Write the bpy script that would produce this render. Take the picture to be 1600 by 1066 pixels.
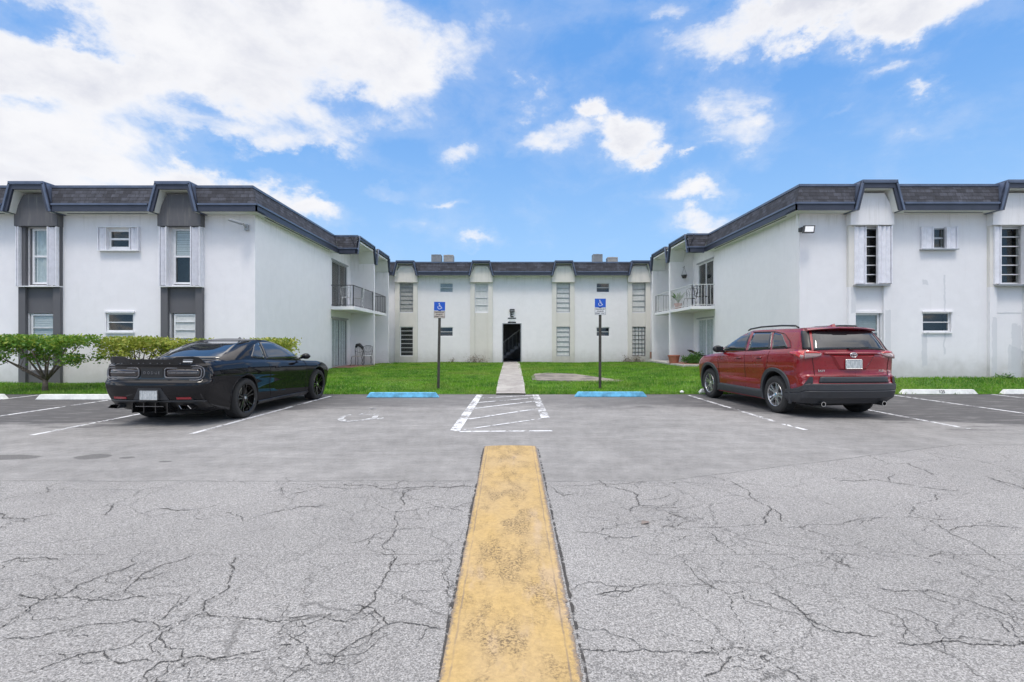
import bpy, bmesh, math, random
import numpy as np
from mathutils import Vector, Matrix, noise
R = math.radians
rnd = random.Random(7)
for o in list(bpy.data.objects): bpy.data.objects.remove(o)
sc = bpy.context.scene
COL = sc.collection

# ---------------------------------------------------------------- camera
cam_d = bpy.data.cameras.new('camera'); cam = bpy.data.objects.new('camera', cam_d); COL.objects.link(cam)
cam.location = (0, 0, 1.40); cam.rotation_euler = (R(90), 0, 0)
cam_d.sensor_width = 36; cam_d.lens = 18.0; cam_d.shift_x = 3/1600
cam_d.clip_start = .05; cam_d.clip_end = 3000
sc.camera = cam

# ---------------------------------------------------------------- sky (clouds are placed by world direction)
SUN_EL, SUN_AZ = 62, 192      # azimuth clockwise from +Y
w = bpy.data.worlds.new('World'); sc.world = w; w.use_nodes = True
nt = w.node_tree; N = nt.nodes; L = nt.links; N.clear()
def nd(t, **k):
    n = N.new(t)
    for a, b in k.items(): setattr(n, a, b)
    return n
def mth(op, a, b=None, c=None, clamp=False):
    n = nd('ShaderNodeMath', operation=op); n.use_clamp = clamp
    for i, v in enumerate((a, b, c)):
        if v is None: continue
        if isinstance(v, (int, float)): n.inputs[i].default_value = v
        else: L.new(v, n.inputs[i])
    return n.outputs[0]
def vdot(a, v):
    n = nd('ShaderNodeVectorMath', operation='DOT_PRODUCT'); L.new(a, n.inputs[0]); n.inputs[1].default_value = v
    return n.outputs['Value']
def sstep(a, lo, hi, o0=0., o1=1.):
    n = nd('ShaderNodeMapRange', interpolation_type='SMOOTHSTEP'); L.new(a, n.inputs[0])
    for i, v in enumerate((lo, hi, o0, o1)): n.inputs[i+1].default_value = v
    return n.outputs[0]
def mixc(f, a, b, bt='MIX'):
    n = nd('ShaderNodeMix', data_type='RGBA', blend_type=bt)
    for s, v in ((n.inputs[0], f), (n.inputs[6], a), (n.inputs[7], b)):
        if isinstance(v, (int, float)): s.default_value = v
        elif isinstance(v, tuple): s.default_value = (*v, 1)
        else: L.new(v, s)
    return n.outputs[2]
sky = nd('ShaderNodeTexSky', sky_type='NISHITA'); sky.sun_disc = False
sky.sun_elevation = R(SUN_EL); sky.sun_rotation = R(SUN_AZ); sky.air_density = 1.0; sky.dust_density = .6; sky.ozone_density = 1.5
tc = nd('ShaderNodeTexCoord'); D = tc.outputs['Generated']
sep = nd('ShaderNodeSeparateXYZ'); L.new(D, sep.inputs[0])
def fbm(scale, detail, rough, off=(0,0,0), dist=0., zs=1.6):
    mp = nd('ShaderNodeMapping'); L.new(D, mp.inputs[0]); mp.inputs['Scale'].default_value = (1, 1, zs); mp.inputs['Location'].default_value = off
    n = nd('ShaderNodeTexNoise'); L.new(mp.outputs[0], n.inputs['Vector'])
    n.inputs['Scale'].default_value = scale; n.inputs['Detail'].default_value = detail; n.inputs['Roughness'].default_value = rough; n.inputs['Distortion'].default_value = dist
    return n.outputs[0]
wv = nd('ShaderNodeMapping'); L.new(D, wv.inputs[0]); wv.inputs['Scale'].default_value = (1, 1, 1.5)
w1 = nd('ShaderNodeTexNoise'); L.new(wv.outputs[0], w1.inputs['Vector']); w1.inputs['Scale'].default_value = 6.5; w1.inputs['Detail'].default_value = 8; w1.inputs['Roughness'].default_value = .62
wa = nd('ShaderNodeVectorMath', operation='SUBTRACT'); L.new(w1.outputs[1], wa.inputs[0]); wa.inputs[1].default_value = (.5,.5,.5)
wb = nd('ShaderNodeVectorMath', operation='MULTIPLY_ADD'); L.new(wa.outputs[0], wb.inputs[0]); wb.inputs[1].default_value = (.20,.20,.16); L.new(D, wb.inputs[2])
DW = wb.outputs[0]
fA = fbm(5.5, 9, .60, dist=.25); fB = fbm(3.0, 6, .55, (3, 1, 2)); fC = fbm(11, 8, .62, (5, 2, 7), .6)
# blobs: px, py (photo pixels turned into directions), half width, half height, strength
BL = [(-150,60,330,240,1.0),(150,110,260,130,1.05),(330,90,270,120,1.1),(520,70,190,100,1.05),(640,85,75,70,.95),(120,235,200,70,.9),
      (420,205,170,40,.85),(300,285,100,42,1.15),(390,298,95,40,1.2),(465,322,62,28,1.1),(260,262,50,26,.9),(0,280,170,50,1.0),(610,180,50,28,.55),
      (584,292,40,15,.66),(708,236,52,17,.62),(748,380,34,11,.56),(700,315,40,9,.45),(650,360,40,14,.35),(922,188,30,16,.80),(978,212,52,30,1.02),(1025,238,48,20,.98),(1085,240,16,8,.7),
      (828,158,48,24,.58),(850,218,72,22,.54),(1310,5,240,42,1.2),(1270,45,85,24,1.0),(1430,18,110,30,1.0),(1050,8,60,26,.7),(940,20,50,50,.35),(1064,68,15,26,.62),
      (1135,140,58,44,.68),(1160,200,60,36,.56),(1125,228,28,12,.5),(1400,100,44,14,.52),(1462,135,20,13,.6),(1080,303,62,17,.72),(1100,347,75,19,.68),
      (1440,195,50,22,.38),(1320,183,20,8,.3),(1595,0,60,30,.4)]
acc = None
for px, py, rx, ry, st in BL:
    c = Vector(((px-797)/800, 1, (533-py)/800)); ln = c.length; c.normalize()
    a = Vector((c.y, -c.x, 0)).normalized(); b = a.cross(c).normalized()
    if b.z < 0: b = -b
    sx = rx/800/ln * (Vector((c.x, c.y, 0)).length/ln*ln if 0 else 1) ; sy = ry/800/ln
    u = mth('MULTIPLY', vdot(DW, a), 1/sx); v = mth('MULTIPLY', vdot(DW, b), 1/sy)
    q = mth('MULTIPLY_ADD', v, v, mth('MULTIPLY', u, u))
    g = mth('MULTIPLY', mth('EXPONENT', mth('MULTIPLY', q, -.75)), st)
    fr = mth('GREATER_THAN', vdot(D, c), .2)
    g = mth('MULTIPLY', g, fr)
    acc = g if acc is None else mth('SMOOTH_MAX', acc, g, .12)
for px, py, rx, ry, st in [(78,38,60,28,.75),(520,290,52,26,.8),(440,247,90,9,.55),(545,168,60,20,.35),(300,172,70,16,.30),(20,150,40,12,.25),(620,235,60,22,.3)]:
    c = Vector(((px-797)/800, 1, (533-py)/800)); ln = c.length; c.normalize()
    a = Vector((c.y, -c.x, 0)).normalized(); b = a.cross(c).normalized()
    u = mth('MULTIPLY', vdot(DW, a), 800*ln/rx); v = mth('MULTIPLY', vdot(DW, b), 800*ln/ry)
    acc = mth('SUBTRACT', acc, mth('MULTIPLY', mth('MULTIPLY', mth('EXPONENT', mth('MULTIPLY', mth('MULTIPLY_ADD', v, v, mth('MULTIPLY', u, u)), -.75)), st), mth('GREATER_THAN', vdot(D, c), .2)))
# the rest of the sky (to the sides and behind) carries broken cumulus
unseen = mth('MAXIMUM', mth('MAXIMUM', sstep(sep.outputs['Y'], .12, -.20), sstep(sep.outputs['Z'], .60, .80)), sstep(mth('ABSOLUTE', sep.outputs['X']), .76, .90))
rest = mth('MULTIPLY', mth('MAXIMUM', sstep(mth('ADD', mth('MULTIPLY', fB, .5), mth('MULTIPLY', fA, .5)), .47, .55), mth('MULTIPLY', sstep(sep.outputs['Z'], .45, .75), .9)), unseen)
acc = mth('MAXIMUM', acc, mth('MULTIPLY', rest, 1.0))
dens = mth('ADD', acc, mth('ADD', mth('MULTIPLY', mth('SUBTRACT', fA, .5), 1.35), mth('MULTIPLY', mth('SUBTRACT', fC, .5), .55)))
mask = sstep(dens, .26, .86)
veil = mth('MULTIPLY', sstep(dens, .0, .5), .17)
mask = mth('MAXIMUM', mask, veil)
core = sstep(dens, .75, 1.45)
painted_shade = mth('MULTIPLY', sstep(dens, .62, 1.25), sstep(mth('ADD', mth('MULTIPLY', fB, .6), mth('MULTIPLY', w1.outputs[0], .55)), .45, .64))
ST = .10
SKYC = mixc(.8, mixc(1.0, sky.outputs[0], (0.66, 1.17, 1.62), 'MULTIPLY'), mixc(sstep(sep.outputs['Z'], .05, .50), (3.4,6.2,10.4), (1.75,4.35,9.4)))
# pale towards the horizon, as humid air
hz = sstep(sep.outputs['Z'], .0, .62, 1, 0)
SKYC = mixc(mth('MULTIPLY', mth('POWER', hz, 2.2), .55), SKYC, (4.9, 7.3, 10.0))
cl = mixc(painted_shade, (9.5, 9.55, 9.85), (7.2, 7.4, 8.25))
# unseen clouds overhead, behind and beside get added brightness to light the walls
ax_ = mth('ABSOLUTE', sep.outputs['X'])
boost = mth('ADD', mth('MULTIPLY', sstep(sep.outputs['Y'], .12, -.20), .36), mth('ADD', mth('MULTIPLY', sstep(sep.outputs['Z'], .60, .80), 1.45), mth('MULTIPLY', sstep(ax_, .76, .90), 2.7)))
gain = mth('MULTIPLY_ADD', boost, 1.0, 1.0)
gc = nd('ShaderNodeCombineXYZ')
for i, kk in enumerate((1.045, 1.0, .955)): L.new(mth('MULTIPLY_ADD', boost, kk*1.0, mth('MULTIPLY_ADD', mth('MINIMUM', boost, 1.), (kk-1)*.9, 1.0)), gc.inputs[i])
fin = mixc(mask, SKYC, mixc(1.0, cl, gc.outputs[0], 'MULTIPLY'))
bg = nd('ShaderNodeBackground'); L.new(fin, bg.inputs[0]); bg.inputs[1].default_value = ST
out = nd('ShaderNodeOutputWorld'); L.new(bg.outputs[0], out.inputs[0])

# ---------------------------------------------------------------- sun
sd = bpy.data.lights.new('sun', 'SUN'); so = bpy.data.objects.new('sun', sd); COL.objects.link(so)
sd.energy = 1.35; sd.angle = R(12); sd.color = (1, .93, .84)
el, az = R(SUN_EL), R(SUN_AZ)
sv = Vector((math.sin(az)*math.cos(el), math.cos(az)*math.cos(el), math.sin(el)))
so.rotation_euler = (-sv).to_track_quat('-Z', 'Y').to_euler(); so.location = (0, -10, 30)
vs = sc.view_settings; vs.view_transform = 'Standard'; vs.look = 'None'; vs.exposure = 0.0; vs.gamma = 1

# ================================================================ helpers
class MB:
    def __init__(s): s.v = []; s.f = []; s.mi = []; s.uv = {}; s.cur = 0
    def pt(s, p): s.v.append(tuple(p)); return len(s.v)-1
    def face(s, pts, uv=None):
        i = [s.pt(p) for p in pts]; s.f.append(i); s.mi.append(s.cur)
        if uv: s.uv[len(s.f)-1] = uv
    def hexa(s, p):      # p: 8 points, bottom 4 then top 4
        b = [s.pt(q) for q in p]
        for q in ((0,3,2,1),(4,5,6,7),(0,1,5,4),(1,2,6,5),(2,3,7,6),(3,0,4,7)):
            s.f.append([b[k] for k in q]); s.mi.append(s.cur)
    def box(s, x0,x1,y0,y1,z0,z1):
        s.hexa([(x0,y0,z0),(x1,y0,z0),(x1,y1,z0),(x0,y1,z0),(x0,y0,z1),(x1,y0,z1),(x1,y1,z1),(x0,y1,z1)])
    def bar(s, a, b, w, h=None, up=(0,0,1)):
        a, b = Vector(a), Vector(b); h = h or w; d = (b-a).normalized()
        r = d.cross(Vector(up)); r = r.normalized() if r.length > 1e-4 else Vector((1,0,0)); u = r.cross(d)
        q = [r*sx*w/2+u*sy*h/2 for sx, sy in ((-1,-1),(1,-1),(1,1),(-1,1))]
        s.hexa([a+k for k in q]+[b+k for k in q])
    def prism(s, poly, f0, f1):   # poly: 2-D points; f0/f1 map them to 3-D at both ends
        a = [s.pt(f0(*p)) for p in poly]; b = [s.pt(f1(*p)) for p in poly]; n = len(poly)
        s.f.append(a[::-1]); s.f.append(b); s.mi += [s.cur]*2
        for i in range(n):
            s.f.append([a[i], a[(i+1)%n], b[(i+1)%n], b[i]]); s.mi.append(s.cur)
    def tube(s, pts, rad, n=8, cap=True):
        pts = [Vector(p) for p in pts]
        if not isinstance(rad, (list, tuple)): rad = [rad]*len(pts)
        rings = []; pu = None
        for i, p in enumerate(pts):
            d = (pts[min(i+1, len(pts)-1)]-pts[max(i-1, 0)]).normalized()
            ref = Vector((0,0,1)) if abs(d.z) < .9 else Vector((1,0,0))
            if pu is not None: ref = pu
            r = d.cross(ref).normalized(); u = r.cross(d); pu = u
            rings.append([s.pt(p+(r*math.cos(2*math.pi*k/n)+u*math.sin(2*math.pi*k/n))*rad[i]) for k in range(n)])
        for a, b in zip(rings, rings[1:]):
            for k in range(n): s.f.append([a[k], a[(k+1)%n], b[(k+1)%n], b[k]]); s.mi.append(s.cur)
        if cap: s.f.append(rings[0][::-1]); s.f.append(rings[-1]); s.mi += [s.cur]*2
    def lathe(s, prof, axis='z', c=(0,0,0), n=32):   # prof: (radius, height)
        rings = []
        for r, h in prof:
            ring = []
            for k in range(n):
                a = 2*math.pi*k/n; x, y = r*math.cos(a), r*math.sin(a)
                p = (x, y, h) if axis == 'z' else ((x, h, y) if axis == 'y' else (h, x, y))
                ring.append(s.pt(Vector(p)+Vector(c)))
            rings.append(ring)
        for a, b in zip(rings, rings[1:]):
            for k in range(n): s.f.append([a[k], a[(k+1)%n], b[(k+1)%n], b[k]]); s.mi.append(s.cur)
    def grid(s, rows, close=False):
        idx = [[s.pt(p) for p in r] for r in rows]
        for a, b in zip(idx, idx[1:]):
            m = len(a)
            for k in range(m if close else m-1): s.f.append([a[k], a[(k+1)%m], b[(k+1)%m], b[k]]); s.mi.append(s.cur)
    def build(s, name, mats, parent=None, smooth=False, bevel=0, fixn=True, angle=None):
        me = bpy.data.meshes.new(name); me.from_pydata(s.v, [], s.f)
        if not isinstance(mats, (list, tuple)): mats = [mats]
        for m in mats: me.materials.append(m)
        me.polygons.foreach_set('material_index', s.mi)
        if s.uv:
            ul = me.uv_layers.new(name='UVMap')
            for fi, uv in s.uv.items():
                for li, q in zip(me.polygons[fi].loop_indices, uv): ul.data[li].uv = q
        if fixn:
            bm = bmesh.new(); bm.from_mesh(me); bmesh.ops.remove_doubles(bm, verts=bm.verts, dist=1e-5)
            bmesh.ops.recalc_face_normals(bm, faces=bm.faces)
            if bevel:
                eds = [e for e in bm.edges if len(e.link_faces) == 2 and e.calc_face_angle(0) > .6]
                bmesh.ops.bevel(bm, geom=eds, offset=bevel, segments=2, affect='EDGES', profile=.6)
            bm.to_mesh(me); bm.free()
        if smooth:
            me.polygons.foreach_set('use_smooth', [True]*len(me.polygons))
            if angle: me.set_sharp_from_angle(angle=R(angle))
        o = bpy.data.objects.new(name, me); COL.objects.link(o)
        if parent: o.parent = parent
        return o
def tag(o, label=None, cat=None, group=None, kind=None):
    if label: o['label'] = label
    if cat: o['category'] = cat
    if group: o['group'] = group
    if kind: o['kind'] = kind
    return o
def empty(name, loc=(0,0,0), rz=0, **k):
    o = bpy.data.objects.new(name, None); COL.objects.link(o); o.location = loc; o.rotation_euler = (0,0,rz); o.empty_display_size = .2
    return tag(o, **k)
def copy_tree(o, parent=None):
    c = o.copy(); COL.objects.link(c); c.parent = parent
    for ch in list(o.children): copy_tree(ch, c)
    return c
def lerp(a, b, t): return a+(b-a)*t
def pw(tab, x):
    if x <= tab[0][0]: return tab[0][1]
    for (a, fa), (b, fb) in zip(tab, tab[1:]):
        if x <= b: return fa+(fb-fa)*(x-a)/(b-a) if b > a else fb
    return tab[-1][1]
def spw(tab, x):        # smooth version
    if x <= tab[0][0]: return tab[0][1]
    for (a, fa), (b, fb) in zip(tab, tab[1:]):
        if x <= b:
            t = (x-a)/(b-a); t = t*t*(3-2*t)*.5+t*.5; return fa+(fb-fa)*t
    return tab[-1][1]
def ss(x, a, b):
    t = min(1, max(0, (x-a)/(b-a))); return t*t*(3-2*t)
def text_mesh(txt, size, mat, name, parent=None, depth=.002, align='CENTER', bold=0.0):
    cu = bpy.data.curves.new('t', 'FONT'); cu.body = txt; cu.size = size; cu.extrude = depth; cu.align_x = align; cu.align_y = 'CENTER'; cu.offset = bold
    cu.resolution_u = 2
    t = bpy.data.objects.new('t', cu); COL.objects.link(t)
    dg = bpy.context.evaluated_depsgraph_get(); dg.update()
    me = bpy.data.meshes.new_from_object(t.evaluated_get(dg)); bpy.data.objects.remove(t)
    me.materials.clear(); me.materials.append(mat); me.name = name
    o = bpy.data.objects.new(name, me); COL.objects.link(o)
    if parent: o.parent = parent
    return o

# ================================================================ materials
class MT:
    def __init__(s, name, rough=.6, metal=0., spec=None):
        s.m = bpy.data.materials.new(name); s.m.use_nodes = True; s.nt = s.m.node_tree; s.N = s.nt.nodes; s.L = s.nt.links
        s.b = s.N['Principled BSDF']; s.out = s.N['Material Output']
        s.b.inputs['Roughness'].default_value = rough; s.b.inputs['Metallic'].default_value = metal
        if spec is not None: s.b.inputs['Specular IOR Level'].default_value = spec
        s._c = None
    def co(s, kind='Object'):
        if not s._c: s._c = s.N.new('ShaderNodeTexCoord')
        return s._c.outputs[kind]
    def pos(s):
        g = s.N.new('ShaderNodeNewGeometry'); return g.outputs['Position']
    def set(s, node, **kw):
        for k, v in kw.items():
            k = k.replace('_', ' ')
            i = node.inputs[k]
            if hasattr(v, 'is_linked') or hasattr(v, 'links'): s.L.new(v, i)
            else: i.default_value = v
        return node
    def map(s, vec, sc=(1,1,1), loc=(0,0,0), rot=(0,0,0)):
        n = s.N.new('ShaderNodeMapping'); s.L.new(vec, n.inputs[0]); n.inputs['Scale'].default_value = sc; n.inputs['Location'].default_value = loc; n.inputs['Rotation'].default_value = rot
        return n.outputs[0]
    def noise(s, vec, scale, detail=4, rough=.55, dist=0, col=False):
        n = s.N.new('ShaderNodeTexNoise'); s.L.new(vec, n.inputs['Vector']); n.inputs['Scale'].default_value = scale; n.inputs['Detail'].default_value = detail; n.inputs['Roughness'].default_value = rough; n.inputs['Distortion'].default_value = dist
        return n.outputs[1 if col else 0]
    def vor(s, vec, scale, feat='F1', out=0, rnd=1):
        n = s.N.new('ShaderNodeTexVoronoi'); n.feature = feat; s.L.new(vec, n.inputs['Vector']); n.inputs['Scale'].default_value = scale; n.inputs['Randomness'].default_value = rnd
        return n.outputs[out]
    def math(s, op, a, b=None, c=None, clamp=False):
        n = s.N.new('ShaderNodeMath'); n.operation = op; n.use_clamp = clamp
        for i, v in enumerate((a, b, c)):
            if v is None: continue
            if isinstance(v, (int, float)): n.inputs[i].default_value = v
            else: s.L.new(v, n.inputs[i])
        return n.outputs[0]
    def step(s, a, lo, hi, o0=0., o1=1., smooth=True):
        n = s.N.new('ShaderNodeMapRange'); n.interpolation_type = 'SMOOTHSTEP' if smooth else 'LINEAR'; s.L.new(a, n.inputs[0])
        for i, v in enumerate((lo, hi, o0, o1)): n.inputs[i+1].default_value = v
        return n.outputs[0]
    def mix(s, f, a, b, bt='MIX'):
        n = s.N.new('ShaderNodeMix'); n.data_type = 'RGBA'; n.blend_type = bt
        for k, v in ((n.inputs[0], f), (n.inputs[6], a), (n.inputs[7], b)):
            if isinstance(v, (int, float)): k.default_value = v
            elif isinstance(v, tuple): k.default_value = (*v[:3], 1)
            else: s.L.new(v, k)
        return n.outputs[2]
    def xyz(s, vec):
        n = s.N.new('ShaderNodeSeparateXYZ'); s.L.new(vec, n.inputs[0]); return n.outputs
    def comb(s, x, y, z=0.):
        n = s.N.new('ShaderNodeCombineXYZ')
        for i, v in enumerate((x, y, z)):
            if isinstance(v, (int, float)): n.inputs[i].default_value = v
            else: s.L.new(v, n.inputs[i])
        return n.outputs[0]
    def base(s, c):
        i = s.b.inputs['Base Color']
        if isinstance(c, tuple): i.default_value = (*c[:3], 1)
        else: s.L.new(c, i)
        return s
    def inp(s, name, v):
        i = s.b.inputs[name]
        if isinstance(v, (int, float)): i.default_value = v
        else: s.L.new(v, i)
        return s
    def bump(s, h, strength=.3, dist=.01):
        n = s.N.new('ShaderNodeBump'); s.L.new(h, n.inputs['Height']); n.inputs['Strength'].default_value = strength; n.inputs['Distance'].default_value = dist
        s.L.new(n.outputs[0], s.b.inputs['Normal']); return s
def simple(name, c, rough=.6, metal=0., var=.12, scale=8., coat=0., spec=None, bump=0.):
    t = MT(name, rough, metal, spec); v = t.co('Object'); n = t.noise(v, scale, 5)
    k = t.step(n, .3, .7, 1-var, 1+var)
    t.base(t.mix(1.0, c, t.comb(k, k, k), 'MULTIPLY'))
    t.inp('Roughness', t.step(n, .3, .7, max(.02, rough*.85), min(1, rough*1.15)))
    if coat: t.b.inputs['Coat Weight'].default_value = coat; t.b.inputs['Coat Roughness'].default_value = .03
    if bump: t.bump(t.noise(v, scale*12, 4), bump, .004)
    return t.m

def stucco(name, c, dirt=.35, base_z=.35, blot=None):
    t = MT(name, .85); p = t.pos(); x = t.xyz(p)
    n1 = t.noise(t.map(p, (1,1,.6)), .55, 6, .6); n2 = t.noise(p, 3.2, 6, .6); n3 = t.noise(t.map(p, (6,6,.5)), 1.2, 6, .6)
    k = t.math('ADD', t.step(n1, .35, .65, .98, 1.01), t.step(n2, .3, .7, -.02, .02))
    col = t.mix(1.0, c, t.comb(k, k, k), 'MULTIPLY')
    # rough repaint patches
    pt = t.noise(t.map(p, (1,1,.8), (4,2,1)), .42, 1, .3, .0)
    col = t.mix(t.math('MULTIPLY', t.step(pt, .56, .575), .15), col, tuple(q*.94 for q in c))
    # streaks and splash-back dirt near the ground
    st = t.math('MULTIPLY', t.step(n3, .56, .72), .06)
    col = t.mix(st, col, (.42,.41,.38))
    gz = t.math('ADD', x[2], t.math('MULTIPLY', t.math('SUBTRACT', n2, .5), -1.0))
    col = t.mix(t.math('MULTIPLY', t.step(gz, base_z+.75, base_z-.25), dirt), col, (.26,.25,.22))
    for x0_, x1_, z0_, z1_ in (blot or ()):      # grey repaint patches with ragged edges
        wx = t.math('ADD', x[0], t.math('MULTIPLY', t.math('SUBTRACT', n2, .5), .16)); wz = t.math('ADD', x[2], t.math('MULTIPLY', t.math('SUBTRACT', n2, .5), .5))
        mx_ = t.math('MULTIPLY', t.step(wx, x0_, x0_+.02), t.step(wx, x1_, x1_-.02)); mz_ = t.math('MULTIPLY', t.step(wz, z0_, z0_+.05), t.step(wz, z1_, z1_-.03))
        col = t.mix(t.math('MULTIPLY', t.math('MULTIPLY', mx_, mz_), .5), col, (.50,.515,.54))
    # drips under ledges and scattered scuffs
    sc_n = t.noise(t.map(p, (1,1,2.5), (9,1,4)), 5.5, 7, .75); col = t.mix(t.math('MULTIPLY', t.step(sc_n, .66, .72), .35 if blot else .12), col, (.36,.35,.33))
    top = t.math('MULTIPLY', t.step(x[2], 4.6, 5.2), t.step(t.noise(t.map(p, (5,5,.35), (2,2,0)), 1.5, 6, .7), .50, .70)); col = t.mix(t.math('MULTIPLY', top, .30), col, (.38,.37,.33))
    t.base(col)
    # faint concrete-block courses under the render
    br = t.N.new('ShaderNodeTexBrick'); t.L.new(t.comb(t.math('ADD', x[0], x[1]), x[2]), br.inputs['Vector'])
    t.set(br, Scale=1.0, Mortar_Size=.004, Mortar_Smooth=.6, Brick_Width=.4, Row_Height=.2, Color1=(1,1,1,1), Color2=(1,1,1,1), Mortar=(0,0,0,1))
    hh = t.math('ADD', t.math('MULTIPLY', t.noise(p, 38, 6, .65), .5), t.math('MULTIPLY', br.outputs[1], -.28))
    t.bump(hh, .35, .008)
    return t.m
M = {}
M['white'] = stucco('white_stucco', (.82,.805,.82), .42, .30)
M['white_old'] = stucco('weathered_white_stucco', (.78,.77,.78), .5, .45, [(14.42,14.62,.2,2.1),(15.1,15.42,.2,1.9),(15.0,15.42,.2,1.25),(11.22,11.45,.9,2.35),(12.40,12.58,.6,1.68),(12.42,12.62,3.05,3.3),(10.2,10.36,2.2,3.7),(13.05,13.12,.9,3.4)])
M['cream'] = stucco('cream_stucco', (.71,.685,.635), .45, .35)
M['grey'] = stucco('grey_stucco', (.115,.115,.125), .12, .2)
M['soffit'] = simple('soffit_paint', (.70,.70,.67), .7, var=.06, scale=2)
M['fascia'] = simple('fascia_navy_grey', (.036,.042,.066), .45, var=.15, scale=3)
M['trim'] = simple('drip_edge_metal', (.105,.13,.19), .35, .2, var=.15, scale=3)
M['alum'] = simple('white_aluminium', (.78,.78,.79), .4, .1, var=.06)
M['alum_grey'] = simple('aluminium_grey', (.36,.37,.38), .4, .5, var=.1)
M['shutter'] = simple('shutter_white', (.76,.76,.80), .45, var=.06)
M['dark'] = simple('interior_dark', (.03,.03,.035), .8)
M['room'] = simple('stairwell_paint', (.36,.36,.37), .8)
M['blind'] = simple('blind_white', (.80,.80,.80), .6, var=.05)
M['blind_grey'] = simple('blind_grey', (.50,.52,.51), .6, var=.1)
M['frost'] = simple('obscured_slat', (.60,.61,.60), .35, var=.08)
M['frost_grey'] = simple('obscured_slat_grey', (.36,.365,.35), .35, var=.15)
M['curtain'] = simple('curtain_white', (.74,.77,.78), .8, var=.1)
M['iron'] = simple('black_iron', (.03,.03,.03), .5)
M['rail_grey'] = simple('rail_grey', (.10,.10,.10), .5)
M['rail_white'] = simple('rail_white', (.62,.63,.62), .5)
M['terracotta'] = simple('terracotta', (.36,.13,.08), .8)
M['brick'] = simple('brick_paving', (.30,.15,.11), .85, var=.3, scale=14)
M['concrete'] = simple('concrete', (.42,.41,.38), .9, var=.2, scale=4, bump=.3)
M['conc_dark'] = simple('mossy_concrete', (.17,.165,.15), .9, var=.4, scale=5, bump=.3)
M['bark'] = simple('bark', (.14,.11,.085), .9, var=.4, scale=14, bump=.8)
M['post'] = simple('post_brown_grey', (.060,.055,.045), .55, .3, var=.3)
M['sign_white'] = simple('sign_white', (.70,.71,.71), .4, var=.03)
M['sign_beige'] = simple('sign_faded', (.52,.46,.40), .5, var=.12, scale=20)
M['sign_blue'] = simple('sign_blue', (.01,.085,.46), .35, var=.05)
M['sign_black'] = simple('sign_black', (.02,.02,.02), .5)
M['ac'] = simple('condenser_grey', (.22,.23,.24), .5, .2)
M['ac_tan'] = simple('condenser_tan', (.42,.39,.35), .5, .1)
def glassm(name, tint=(.9,.95,.95), refl=.9, fl=.05):
    m = bpy.data.materials.new(name); m.use_nodes = True; t = m.node_tree; b = t.nodes['Principled BSDF']; t.nodes.remove(b)
    tr = t.nodes.new('ShaderNodeBsdfTransparent'); tr.inputs[0].default_value = (*tint, 1)
    gl = t.nodes.new('ShaderNodeBsdfGlossy'); gl.inputs['Roughness'].default_value = .02; gl.inputs[0].default_value = (refl*.75,refl*.72,refl*.68,1)
    lw = t.nodes.new('ShaderNodeLayerWeight'); lw.inputs[0].default_value = .5; pw_ = t.nodes.new('ShaderNodeMath'); pw_.operation = 'POWER'; t.links.new(lw.outputs[1], pw_.inputs[0]); pw_.inputs[1].default_value = 4.; fr = t.nodes.new('ShaderNodeMath'); fr.operation = 'MULTIPLY_ADD'; t.links.new(pw_.outputs[0], fr.inputs[0]); fr.inputs[1].default_value = .9; fr.inputs[2].default_value = .05
    ad = t.nodes.new('ShaderNodeMath'); ad.operation = 'ADD'; t.links.new(fr.outputs[0], ad.inputs[0]); ad.inputs[1].default_value = fl
    mx = t.nodes.new('ShaderNodeMixShader'); t.links.new(ad.outputs[0], mx.inputs[0]); t.links.new(tr.outputs[0], mx.inputs[1]); t.links.new(gl.outputs[0], mx.inputs[2])
    t.links.new(mx.outputs[0], t.nodes['Material Output'].inputs[0]); return m
M['glass'] = glassm('window_glass', (.90,.93,.93), .8, .02)
M['glass_clear'] = glassm('jalousie_glass', (.93,.95,.94), .8, .01)
def shingle():
    t = MT('asphalt_shingle', .85); uv = t.co('UV'); x = t.xyz(uv)
    br = t.N.new('ShaderNodeTexBrick'); t.L.new(uv, br.inputs['Vector']); br.offset = .37; br.squash = 1.0
    t.set(br, Scale=1.0, Mortar_Size=.008, Mortar_Smooth=.2, Bias=-.2, Brick_Width=.24, Row_Height=.13, Color1=(.022,.024,.033,1), Color2=(.060,.065,.085,1), Mortar=(.018,.018,.022,1))
    n = t.noise(uv, 60, 5, .7); n2 = t.noise(uv, .9, 4); n3 = t.noise(t.map(uv, (3,1,1)), 2.5, 3)
    c = t.mix(1.0, br.outputs[0], t.comb(*[t.step(n, .3, .7, .65, 1.35)]*3), 'MULTIPLY')
    c = t.mix(1.0, c, t.comb(*[t.step(n3, .35, .65, .8, 1.25)]*3), 'MULTIPLY')
    c = t.mix(t.step(n2, .55, .75, 0, .16), c, (.075,.070,.080))
    t.base(c)
    # each course steps out at its lower edge
    row = t.math('FRACT', t.math('DIVIDE', x[1], .13))
    h = t.math('ADD', t.math('MULTIPLY', t.math('SUBTRACT', 1., row), 1.0), t.math('ADD', t.math('MULTIPLY', br.outputs[1], -.6), t.math('MULTIPLY', n, .25)))
    t.bump(h, .8, .012); return t.m
M['shingle'] = shingle()

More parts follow.
